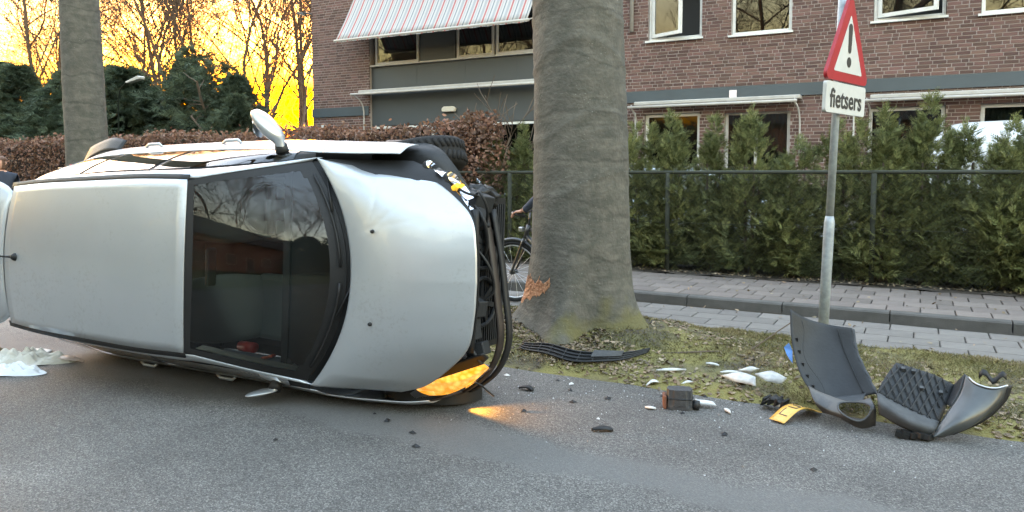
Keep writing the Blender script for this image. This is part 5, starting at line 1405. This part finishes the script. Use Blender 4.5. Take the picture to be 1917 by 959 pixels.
MB().grid(lambda u, v: e2(1, v) + Vector((.025 * u, .02 * u, .0)), 2, 14).build('end_flange', blackpl, b2, smooth=True, thick=.004)
MB().grid(lambda u, v: e2(0, v * .55).lerp(g2(v * .5, 1), u), 5, 10).build('broken_web', greypl, b2, smooth=True, thick=.005)
MB().tube([e2(k / 20, 0) + Vector((0, -.002, .002)) for k in range(2, 21)], .005, 6).build('bright_edge', alu, b2, smooth=True)
MB().grid(lambda u, v: Vector((.34 + .13 * u, 4.99 + .02 * v, .30 + .025 * math.sin(9 * u) + .03 * v)), 8, 2).build('upper_flap', blackpl, b2, smooth=True, thick=.004)
m = MB()
for k in range(5): m.box((-.04 + .03 * k, 4.63 + .006 * k, .02 + .006 * (k % 2)), (.07, .05, .028), Matrix.Rotation(.3 * k, 3, 'Z') @ Matrix.Rotation(.2, 3, 'Y'))
m.build('crushed_foot', blackpl, b2)

M_plate = mat('plate_yellow', (.56, .33, .06), .4, var=(20, .4, .7), col2=(.46, .27, .06))
pl = thing('licence_plate', 'bent yellow licence plate lying on the asphalt by the upright bumper', 'licence plate', (-.64, 4.66, 0), R(62))
def plp(u, v): return Vector((.37 * u - .13, .105 * (v - .5) * 1.0, .012 + .055 * math.sin(PI * min(u * 1.05, 1)) ** 1.2))
MB().grid(plp, 24, 4).build('plate_sheet', M_plate, pl, smooth=True, thick=.002)
m = MB()
for (u0, v0, u1, v1) in ((.16, .22, .16, .75), (.16, .75, .34, .75), (.40, .25, .40, .75), (.40, .25, .52, .25), (.52, .25, .52, .75), (.60, .3, .72, .7)):
    a, b = plp(u0, v0), plp(u1, v1); m.tube([a + Vector((0, 0, .003)), b + Vector((0, 0, .003))], .0035, 4)
m.build('plate_characters', mat('plate_ink', (.05, .04, .03), .6), pl)

st = thing('grille_strip', 'long black slatted grille strip lying at the foot of the thick trunk', 'grille', (0, 0, 0))
ss = crv([(-2.76, 5.15, .09), (-2.55, 5.08, .055), (-2.25, 5.02, .035), (-1.98, 5.12, .04), (-1.78, 5.38, .075)], 30)
ss = [Vector((p.x, p.y, max(p.z, zg(p.x, p.y) + .022))) for p in ss]
def spt(u, v):
    i = min(int(u * 30), 29); p = ss[i].lerp(ss[i + 1], u * 30 - i); w_ = .4 + .6 * math.sin(PI * min(max(u * .9 + .08, 0), 1))
    return p + Vector((.012 * v, .07 * v * w_, .062 * v * w_ - .006))
MB().grid(spt, 40, 4).build('back_plate', blackpl, st, smooth=True, thick=.006)
for k in range(4):
    MB().tube([spt(j / 30, .02 + .32 * k) + Vector((0, -.008, .008)) for j in range(31)], .007, 5).build('slat', greypl, st, smooth=True)
for k in range(1, 30, 3):
    MB().tube([spt(k / 30, 0) + Vector((0, -.008, .008)), spt(k / 30, 1) + Vector((0, -.008, .008))], .005, 4).build('cross_rib', greypl, st)
MB().grid(lambda u, v: spt(.62 + .2 * u, .35 + .7 * v) + Vector((0, -.015, .02)), 6, 2).build('broken_cover', greypl2, st, thick=.004)

bx = thing('plastic_housing', 'black ribbed plastic box standing on the asphalt, rusty on its left side', 'car part', (-1.29, 4.55, 0), R(20))
def housing(u, v):
    a = 2 * PI * u; c, s = math.cos(a), math.sin(a)
    r = 1 + .05 * math.cos(8 * a) * (v > .2); w_ = .085 * (1 - .12 * v); d_ = .06 * (1 - .1 * v)
    return Vector((w_ * r * math.copysign(abs(c) ** .45, c), d_ * r * math.copysign(abs(s) ** .45, s), .125 * v))
hm = MB().grid(housing, 40, 8); hm.add([housing(k / 40, 1) for k in range(40)], [tuple(range(40))])
hm.build('box_shell', mat('box_black', (.035, .036, .038), .5, bump=(80, .2)), bx, fix=True)
MB().span(-.103, -.082, -.05, .05, .0, .085).build('rusty_side', mat('rust', (.16, .06, .03), .8, var=(30, .3, .7), col2=(.09, .04, .025)), bx, bevel=.006)
MB().tube([(.085, -.02, .03), (.12, -.03, .03)], .03, 12).build('box_spigot', blackpl, bx, smooth=True)
MB().tube([housing(k / 40, .55) * 1.03 for k in range(41)], .004, 5, cap=False).build('box_seam', blackpl, bx)

def shard(name, label, cat, pts, mt, loc, rz, bow=.02, group=None, tilt=0):
    """thin curved fragment from an outline of (x, y) and a bow in height"""
    o = thing(name, label, cat, loc, rz, group); o.rotation_euler = (tilt, 0, rz)
    n_ = len(pts); xs_ = [p[0] for p in pts]; x0_, x1_ = min(xs_), max(xs_)
    f_ = lambda x: bow * math.sin(PI * (x - x0_) / (x1_ - x0_)) + .004
    m_ = MB(); k_ = 10
    def edge(x, hi):
        ys = []
        for (a, b) in zip(pts, pts[1:] + pts[:1]):
            if (a[0] - x) * (b[0] - x) <= 0 and a[0] != b[0]: ys.append(a[1] + (b[1] - a[1]) * (x - a[0]) / (b[0] - a[0]))
        return max(ys) if hi else min(ys)
    def fn(u, v):
        x = x0_ + (x1_ - x0_) * (.001 + .998 * u); a, b = edge(x, 0), edge(x, 1); y = a + (b - a) * v
        return Vector((x, y, f_(x) + .012 * math.sin(PI * v)))
    if mt is whitepl: o.scale = (.82, .82, .82)
    m_.grid(fn, k_, 4); m_.build('fragment', mt, o, smooth=True, thick=.004)
    return o
G = 'broken white trim pieces on the verge edge'
shard('trim_piece', 'white curved trim piece with screw hole, left of the pair by the bumper', 'fragment', [(-.15, 0), (0, .06), (.14, .05), (.16, -.03), (0, -.05)], whitepl, (-1.03, 5.06, .085), R(-14), .03, G, R(38))
shard('trim_piece', 'white arched trim piece with screw hole, right of the pair by the bumper', 'fragment', [(-.13, .02), (0, .06), (.12, .03), (.11, -.05), (-.02, -.06)], whitepl, (-.84, 5.17, .09), R(-4), .03, G, R(35))
shard('trim_piece', 'upright white blade sticking up between the paired trim pieces', 'fragment', [(-.10, 0), (.02, .03), (.09, .01), (.0, -.025)], whitepl, (-1.0, 5.24, .11), R(35), .02, G, R(55))
shard('trim_piece', 'long thin white sliver lying on the moss right of the grille strip', 'fragment', [(-.13, .0), (0, .022), (.13, .012), (0, -.018)], whitepl, (-1.52, 5.14, .06), R(26), .012, G, R(20))
shard('trim_piece', 'short white chip on the moss above the long sliver', 'fragment', [(-.06, .0), (0, .02), (.06, .01), (0, -.018)], whitepl, (-1.30, 5.44, .06), R(-10), .01, G)
shard('trim_piece', 'white flat flake lying against the black plastic box', 'fragment', [(-.08, .03), (.06, .03), (.09, -.02), (-.06, -.04)], whitepl, (-1.15, 4.64, .02), R(0), .008, G, R(14))
shard('trim_piece', 'white bracket fragment with a grey tab behind the black box', 'fragment', [(-.07, -.01), (0, .03), (.07, .02), (.02, -.03)], whitepl, (-1.58, 4.92, .0), R(40), .04, G)
shard('trim_piece', 'small pale flake on the asphalt left of the black box', 'fragment', [(-.04, 0), (0, .02), (.04, 0), (0, -.02)], whitepl, (-1.44, 4.43, 0), R(5), .006, G)
shard('trim_piece', 'small pale flake on the asphalt right of the black box', 'fragment', [(-.05, .01), (.0, .02), (.05, -.01), (0, -.02)], whitepl, (-1.0, 4.60, 0), R(-40), .01, G)
shard('trim_piece', 'pointed white splinter on the moss behind the black box', 'fragment', [(-.06, 0), (.0, .018), (.06, .0), (0, -.015)], whitepl, (-1.36, 5.0, .02), R(48), .02, G)
shard('trim_piece', 'narrow white offcut above the paired trim pieces', 'fragment', [(-.09, .0), (0, .025), (.09, .015), (0, -.02)], whitepl, (-1.13, 5.28, .06), R(22), .012, G)
shard('fan_fragment', 'crumpled black ribbed fragment lying left of the yellow plate', 'fragment', [(-.09, .05), (.09, .03), (.10, -.04), (-.08, -.06)], blackpl, (-.75, 4.80, .0), R(-15), .07, 'black fragments on the road')
o = bpy.data.objects['fan_fragment']
for k in range(4):
    MB().box((-.06 + .04 * k, 0, .05 + .01 * math.sin(k)), (.012, .10, .05), Matrix.Rotation(.3, 3, 'Y')).build('fin', blackpl, o)
shard('black_fragment', 'small black plastic fragment lying alone on open asphalt', 'fragment', [(-.06, -.02), (-.02, .025), (.05, .03), (.06, -.01), (0, -.03)], blackpl, (-1.56, 3.92, 0), R(20), .012, 'black fragments on the road')
shard('black_fragment', 'jagged black fragment on the asphalt below the grille strip', 'fragment', [(-.05, -.03), (-.01, .035), (.04, .02), (.055, -.02)], blackpl, (-2.31, 4.42, 0), R(-10), .015, 'black fragments on the road')
bit_spots = [(-2.6, 4.66), (-2.22, 4.72), (-2.05, 4.55), (-1.92, 4.32), (-2.12, 4.0), (-1.75, 4.5), (-1.66, 4.1), (-.93, 4.2), (-1.24, 4.44), (-2.75, 3.45), (-2.9, 3.52), (-2.5, 3.36), (-2.35, 3.2), (-2.1, 4.68), (-1.45, 4.72), (-1.2, 4.85), (-.42, 3.9), (-4.9, 2.3), (-3.1, 2.9)]
for i, (x, y) in enumerate(bit_spots):
    d_ = random.random() < .7
    o = MB().add([(-.02, -.01, .002), (.018, -.014, .004), (.025, .012, .002), (-.006, .018, .003), (.004, .002, .016)], [(0, 1, 4), (1, 2, 4), (2, 3, 4), (3, 0, 4), (3, 2, 1, 0)]).build('debris_chip', blackpl if d_ else whitepl)
    o.location = (x, y, .001); o.rotation_euler = (0, 0, random.uniform(0, 6)); s_ = random.uniform(.6, 1.3); o.scale = (s_, s_, s_)
    near = min((('the grille strip', -2.3, 5.0), ('the black plastic box', -1.3, 4.55), ('the bonnet of the wreck', -2.6, 3.6), ('the lone black fragment', -1.56, 3.92), ('the torn bumper', -.4, 4.4), ('the windscreen of the wreck', -4.0, 2.9)), key=lambda q: (q[1] - x) ** 2 + (q[2] - y) ** 2)[0]
    tag(o, 'tiny %s plastic chip on the asphalt near %s' % ('dark' if d_ else 'pale', near), 'debris', ('dark chips near ' if d_ else 'pale chips near ') + near)
sk = thing('fallen_stick', 'thin dry stick lying on the moss left of the white trim pieces', 'stick')
tw_, tb_ = grow(55, (-1.70, 5.44, .10), (.8, .62, .02), .85, .008, 1, (3,), .5, 0, bend=.08)
tw_.add(tb_.v, tb_.f); tw_.build('twig', M_stem, sk)
# belongings that fell out of the boot
M_cloth = mat('white_cloth', (.62, .66, .70), .85, var=(7, .35, .7), col2=(.5, .55, .6), bump=(30, .4))
def cloth(label, pts, loc, rz, h, name='white_cloth', cat='cloth', mt=None, sd=1):
    rd = random.Random(sd); o = thing(name, label, cat, loc, rz)
    ph = [rd.uniform(0, 6) for _ in range(6)]
    def fn(u, v):
        a = 2 * PI * u; r = v
        sx, sy = pts
        k = 1 + .22 * math.sin(2 * a + ph[0]) + .12 * math.sin(5 * a + ph[1])
        return Vector((sx * r * k * math.cos(a), sy * r * k * math.sin(a), .004 + h * (1 - r ** 3) * (.75 + .22 * math.sin(3 * a + 5 * r + ph[2]) + .18 * math.sin(sx * r * math.cos(a) * 70 + ph[4]) + .14 * math.sin(sy * r * math.sin(a) * 120 + 3 * math.sin(a) + ph[5])) + .006 * math.sin(17 * r + 4 * a + ph[3])))
    MB().grid(fn, 72, 28).build('folds', mt or M_cloth, o, smooth=True); return o
cloth('crumpled white cloth lying on the road at the left edge', (.23, .10), (-5.86, 2.93, 0), R(30), .07, sd=3)
cloth('pale grey cushion-like bundle behind the crumpled white cloth', (.30, .16), (-6.12, 3.18, 0), R(25), .09, 'grey_bundle', 'bundle', mat('pale_fabric', (.45, .46, .42), .85, bump=(40, .3)), 4)
cloth('brown crumpled paper heap under the open tailgate', (.14, .10), (-6.42, 3.12, 0), R(10), .08, 'paper_heap', 'paper', mat('brown_paper', (.16, .11, .06), .8, var=(12, .4, .6), col2=(.08, .06, .04)), 6)
shard('tail_lamp_shard', 'smashed clear tail lamp piece beside the grey bundle', 'fragment', [(-.16, -.03), (0, .05), (.16, .03), (.05, -.05)], mat('pinkish', (.42, .36, .34), .4), (-5.85, 3.33, 0), R(10), .03)
shard('paper_sheet', 'flat white paper sheet under the rear corner of the wreck', 'paper', [(-.14, -.05), (-.10, .06), (.12, .05), (.14, -.04)], whitepl, (-6.35, 3.42, 0), R(15), .01)

# ------------------------------------------------------------------ people
def figure(name, parent, verts, edges, tags, mats_):
    """one continuous skinned body; verts = [(pos, radius)], tags = material index per vertex"""
    me = bpy.data.meshes.new(name); me.from_pydata([v[0] for v in verts], edges, [])
    o = bpy.data.objects.new(name, me); C.objects.link(o)
    sk_ = o.modifiers.new('skin', 'SKIN'); sk_.use_smooth_shade = True
    o.modifiers.new('sub', 'SUBSURF').levels = 2
    o.modifiers['sub'].render_levels = 2
    seen = set()
    adj = {i: [] for i in range(len(verts))}
    for a, b in edges: adj[a].append(b); adj[b].append(a)
    for i, v in enumerate(verts):
        sv_ = me.skin_vertices[0].data[i]; sv_.radius = (v[1], v[1] if len(v) < 3 else v[2])
        if i not in seen:
            sv_.use_root = True; stack = [i]
            while stack:
                q_ = stack.pop()
                if q_ in seen: continue
                seen.add(q_); stack += adj[q_]
        else: sv_.use_root = False
    bpy.context.view_layer.update()
    m2 = bpy.data.meshes.new_from_object(o.evaluated_get(bpy.context.evaluated_depsgraph_get()))
    bpy.data.objects.remove(o)
    m2.materials.clear()
    for q_ in mats_: m2.materials.append(q_)
    segs = [(Vector(verts[a][0]), Vector(verts[b][0]), max(tags[a], tags[b]) if False else tags[b]) for a, b in edges]
    for f in m2.polygons:
        c_ = f.center; best = None
        for a, b, t_ in segs:
            ab = b - a; k_ = max(0, min(1, (c_ - a).dot(ab) / max(ab.length_squared, 1e-9))); dd = (a + ab * k_ - c_).length
            if best is None or dd < best[0]: best = (dd, t_)
        f.material_index = best[1]; f.use_smooth = True
    return inst(name, m2, parent)
M_skin = mat('skin', (.50, .27, .19), .55); M_coat = mat('navy_jacket', (.022, .03, .05), .8, bump=(60, .3)); M_jean = mat('jeans', (.10, .15, .22), .85, bump=(150, .2)); M_hair = mat('brown_hair', (.10, .05, .028), .7, bump=(80, .6), stretch=(1, 1, .2)); M_shoe = mat('shoe', (.03, .03, .03), .6)
def hand(V, E, T, wrist, tip, side, curl):
    """palm and five bent fingers added as chains; wrist/tip vectors, side = thumb side"""
    w_, t_ = Vector(wrist), Vector(tip); d = (t_ - w_).normalized(); s = Vector(side).normalized(); c_ = Vector(curl).normalized()
    iw = len(V)
    V.append((tuple(w_), .024)); V.append((tuple(w_ + d * .05), .033, .016)); V.append((tuple(w_ + d * .085), .034, .015)); T += [1, 1, 1]; E += [(iw, iw + 1), (iw + 1, iw + 2)]
    for k, l in enumerate((.062, .074, .080, .072)):
        o_ = (k - 1.5) * -.018; b_ = w_ + d * .088 + s * (-o_) * -1
        i0 = len(V); p_ = b_
        V.append((tuple(p_), .0085)); T.append(1); dd = d.copy()
        for q_ in range(3):
            dd = (dd + c_ * .75).normalized(); p_ = p_ + dd * l * (.42, .33, .25)[q_]; V.append((tuple(p_), (.0085, .008, .0065)[q_])); T.append(1); E.append((len(V) - 2, len(V) - 1))
    i0 = len(V); p_ = w_ + d * .035 + s * .03
    V.append((tuple(p_), .011)); T.append(1)
    for q_ in range(2):
        p_ = p_ + (d * .8 + s * .5 + c_ * .5 * q_).normalized() * .032; V.append((tuple(p_), .0095 - .001 * q_)); T.append(1); E.append((len(V) - 2, len(V) - 1))
def head_mesh(parent, c, r, face, hair_len):
    """head with face and hair; face = unit vector the person looks along"""
    f = Vector(face).normalized(); l = Vector((0, 0, 1)).cross(f); c = Vector(c)
    def P(x, y, z): return c + f * x + l * y + Vector((0, 0, z))
    def fn(u, v):
        a = 2 * PI * u; t_ = v; z = -math.cos(PI * t_); rr2 = math.sin(PI * t_) ** .8
        jaw = 1 - .28 * max(0, -z) ** 1.5
        x = r * .98 * rr2 * math.cos(a) * (1 + .06 * (math.cos(a) > 0)) ; y = r * .78 * rr2 * math.sin(a) * jaw
        nose = .022 * math.exp(-((a if a < PI else a - 2 * PI) / .16) ** 2) * math.exp(-((z + .18) / .16) ** 2)
        brow = -.008 * math.exp(-(((a if a < PI else a - 2 * PI)) / .5) ** 2) * math.exp(-((z - .06) / .1) ** 2)
        return P(x + nose + brow, y, r * 1.22 * z)
    hd = MB().grid(fn, 40, 30).build('head', M_skin, parent, smooth=True)
    for s in (-1, 1):
        MB().lathe([(.001, .012), (.010, .006), (.012, 0), (.010, -.006)], tuple(P(r * .86, s * .034, .008)), 'Z', 10).build('eye', M_sb, hd, smooth=True)
        MB().tube([P(.0, s * r * .80, -.03), P(-.012, s * r * .86, .0), P(-.01, s * r * .84, .03)], .010, 6).build('ear', M_skin, hd, smooth=True)
    MB().tube([P(r * .93, -.022, -.062), P(r * .97, 0, -.064), P(r * .93, .022, -.062)], .005, 6).build('mouth', mat('lip', (.38, .14, .11), .5), hd)
    def hf(u, v):
        a = PI * .30 + 2 * PI * .70 * u; z = 1 - v * (1.0 + hair_len); k = math.sqrt(max(0, 1 - min(max(z, -.25), 1) ** 2)) if z > 0 else 1 - .12 * (-z)
        return P(r * 1.07 * k * math.cos(a) - .006, r * .90 * k * math.sin(a) * (1 + .02 * math.sin(30 * a)), r * 1.28 * z)
    MB().grid(hf, 36, 14).build('hair', M_hair, parent, smooth=True, thick=.012)
    MB().grid(lambda u, v: P(r * 1.06 * math.cos(PI / 2 * v) * math.cos(2 * PI * u) - .004, r * .9 * math.cos(PI / 2 * v) * math.sin(2 * PI * u), r * (.62 + .68 * math.sin(PI / 2 * v))), 30, 8).build('fringe', M_hair, parent, smooth=True)
# bicycle passing behind the trunk, riding to the left
by = 7.30
bk = thing('bicycle', 'dark city bicycle passing on the cycle path behind the thick trunk', 'bicycle', (-3.99, by, .017))
M_bike = mat('bike_black', (.02, .021, .023), .35, coat=.4)
def bwheel(x):
    e = bpy.data.objects.new('wheel', None); C.objects.link(e); e.parent = bk; e.location = (x, 0, .345)
    MB().tube([(.325 * math.cos(2 * PI * k / 40), 0, .325 * math.sin(2 * PI * k / 40)) for k in range(41)], .021, 8, cap=False).build('tyre', rubber, e, smooth=True)
    MB().tube([(.298 * math.cos(2 * PI * k / 40), 0, .298 * math.sin(2 * PI * k / 40)) for k in range(41)], .009, 6, cap=False).build('rim', alu, e, smooth=True)
    m = MB()
    for k in range(18):
        a = 2 * PI * k / 18; m.tube([(0, .02 * (-1) ** k, 0), (.295 * math.cos(a), 0, .295 * math.sin(a))], .0016, 4)
    m.build('spokes', alu, e)
    MB().tube([(0, -.05, 0), (0, .05, 0)], .032, 12).build('hub', M_bike, e, smooth=True)
bwheel(0); bwheel(1.04)
m = MB()
for s in (-1, 1): m.tube(crv([(0, s * .05, .345), (.06, s * .05, .50), (.15, s * .045, .73)], 8), .015, 8)
m.tube([(.15, 0, .73), (.19, 0, .88)], .026, 10); m.build('fork', M_bike, bk, smooth=True)
m = MB(); m.tube([(.16, 0, .76), (.62, 0, .36)], .024, 10); m.tube([(.62, 0, .30), (.74, 0, .86)], .020, 10); m.tube([(.18, 0, .84), (.70, 0, .66)], .018, 8)
for s in (-1, 1): m.tube([(.62, s * .03, .32), (1.04, s * .06, .345)], .011, 8); m.tube([(.71, s * .03, .72), (1.04, s * .06, .345)], .009, 8)
m.build('frame', M_bike, bk, smooth=True)
m = MB(); m.tube([(.19, 0, .86), (.21, 0, 1.02)], .014, 8); m.tube(crv([(.28, -.30, 1.0), (.14, -.28, 1.02), (.10, -.16, 1.035), (.20, 0, 1.03), (.10, .16, 1.035), (.14, .28, 1.02), (.28, .30, 1.0)], 24), .011, 8); m.build('handlebar', M_bike, bk, smooth=True)
for s in (-1, 1): MB().tube([(.30, s * .30, 1.0), (.17, s * .285, 1.018)], .017, 8).build('grip', rubber, bk, smooth=True)
MB().tube([(.365 * math.cos(R(k)) * 1.0, 0, .345 + .365 * math.sin(R(k))) for k in range(10, 116, 6)], .024, 6, flat=1.0).build('mudguard', M_bike, bk, smooth=True)
MB().box((.66, 0, .96), (.26, .15, .06)).build('saddle', rubber, bk, bevel=.02)
m = MB(); m.lathe([(.001, .0), (.095, .0), (.095, .012), (.001, .012)], (.62, -.06, .32), 'Y', 24); m.tube([(.62, -.05, .32), (.55, -.10, .17)], .011, 6); m.tube([(.62, .05, .32), (.69, .10, .47)], .011, 6); m.box((.55, -.14, .17), (.09, .08, .025)); m.box((.69, .14, .47), (.09, .08, .025)); m.build('crankset', M_bike, bk)
MB().box((.10, 0, .83), (.05, .07, .05)).build('front_lamp', alu, bk, bevel=.01)
cy = thing('person', 'cyclist in a navy jacket riding behind the thick trunk, one hand showing', 'person', (-3.96, by, .017))
Vb = [((.72, 0, 1.02), .13), ((.70, 0, 1.22), .135), ((.64, 0, 1.42), .14), ((.60, 0, 1.52), .07), ((.58, 0, 1.60), .055)]
Tb = [2, 0, 0, 0, 1]; Eb = [(0, 1), (1, 2), (2, 3), (3, 4)]
for s, kx, kz, ax, az in ((-1, .36, .92, .55, .26), (1, .44, 1.0, .70, .55)):
    i = len(Vb); Vb += [((.68, s * .10, .98), .095), ((kx, s * .12, kz - .12), .07), ((ax, s * .13, az), .045), ((ax - .10, s * .135, az - .05), .04)]; Tb += [2, 2, 2, 3]; Eb += [(0, i), (i, i + 1), (i + 1, i + 2), (i + 2, i + 3)]
for s in (-1, 1):
    i = len(Vb); Vb += [((.62, s * .19, 1.42), .062), ((.42, s * .30, 1.20), .05), ((.27, s * .305, 1.065), .04), ((.245, s * .305, 1.055), .028)]; Tb += [0, 0, 0, 1]; Eb += [(2, i), (i, i + 1), (i + 1, i + 2), (i + 2, i + 3)]
    hand(Vb, Eb, Tb, (.24, s * .305, 1.05), (.12, s * .295, 1.035), (0, -s, .1), (0, 0, -1))
figure('body', cy, Vb, Eb, Tb, [M_coat, M_skin, M_jean, M_shoe])
head_mesh(cy, (.565, 0, 1.72), .098, (-1, 0, 0), .3)
# onlooker beyond the tailgate
pe = thing('person', 'onlooker with brown hair standing beyond the open tailgate at the left edge', 'person', (-13.93, 6.98, .03), R(-35))
Vb = [((0, 0, .95), .14), ((0, 0, 1.15), .14), ((0, 0, 1.36), .15), ((0, 0, 1.46), .065), ((0, 0, 1.52), .05)]; Tb = [2, 0, 0, 0, 1]; Eb = [(0, 1), (1, 2), (2, 3), (3, 4)]
for s in (-1, 1):
    i = len(Vb); Vb += [((0, s * .10, .90), .09), ((.02, s * .11, .50), .06), ((0, s * .11, .09), .045), ((.12, s * .12, .04), .04)]; Tb += [2, 2, 2, 3]; Eb += [(0, i), (i, i + 1), (i + 1, i + 2), (i + 2, i + 3)]
    i = len(Vb); Vb += [((0, s * .20, 1.38), .06), ((-.03, s * .25, 1.10), .05), ((.05, s * .25, .86), .04)]; Tb += [0, 0, 0]; Eb += [(2, i), (i, i + 1), (i + 1, i + 2)]
    hand(Vb, Eb, Tb, (.055, s * .25, .85), (.08, s * .25, .74), (1, 0, 0), (-.3, -s, 0))
figure('body', pe, Vb, Eb, Tb, [M_coat, M_skin, M_jean, M_shoe])
head_mesh(pe, (.01, 0, 1.60), .095, (1, -.6, 0), .8)

# glass crumbs and grit round the wreck
n = 320
p = np.stack([rng.normal(-1.6, .75, n), rng.normal(4.45, .38, n), np.full(n, .003)], 1)
p = p[(p[:, 1] < 4.85) & (p[:, 1] > 3.3)]; n = len(p)
d = rng.normal(0, 1, (n, 3))
V, F = scatter([(0, 0, 0), (1, 0, 0), (.4, .8, .1), (.4, .3, .7)], [(0, 1, 2), (0, 1, 3), (1, 2, 3), (2, 0, 3)], p, frames(n, d), rng.uniform(.004, .013, n))
tag(inst('glass_crumbs', np_mesh('glass_crumbs', V, F, mat('crumb', (.24, .25, .25), .3, island=.8))), 'fine glass crumbs and grit scattered beside the wreck', 'grit', kind='stuff')
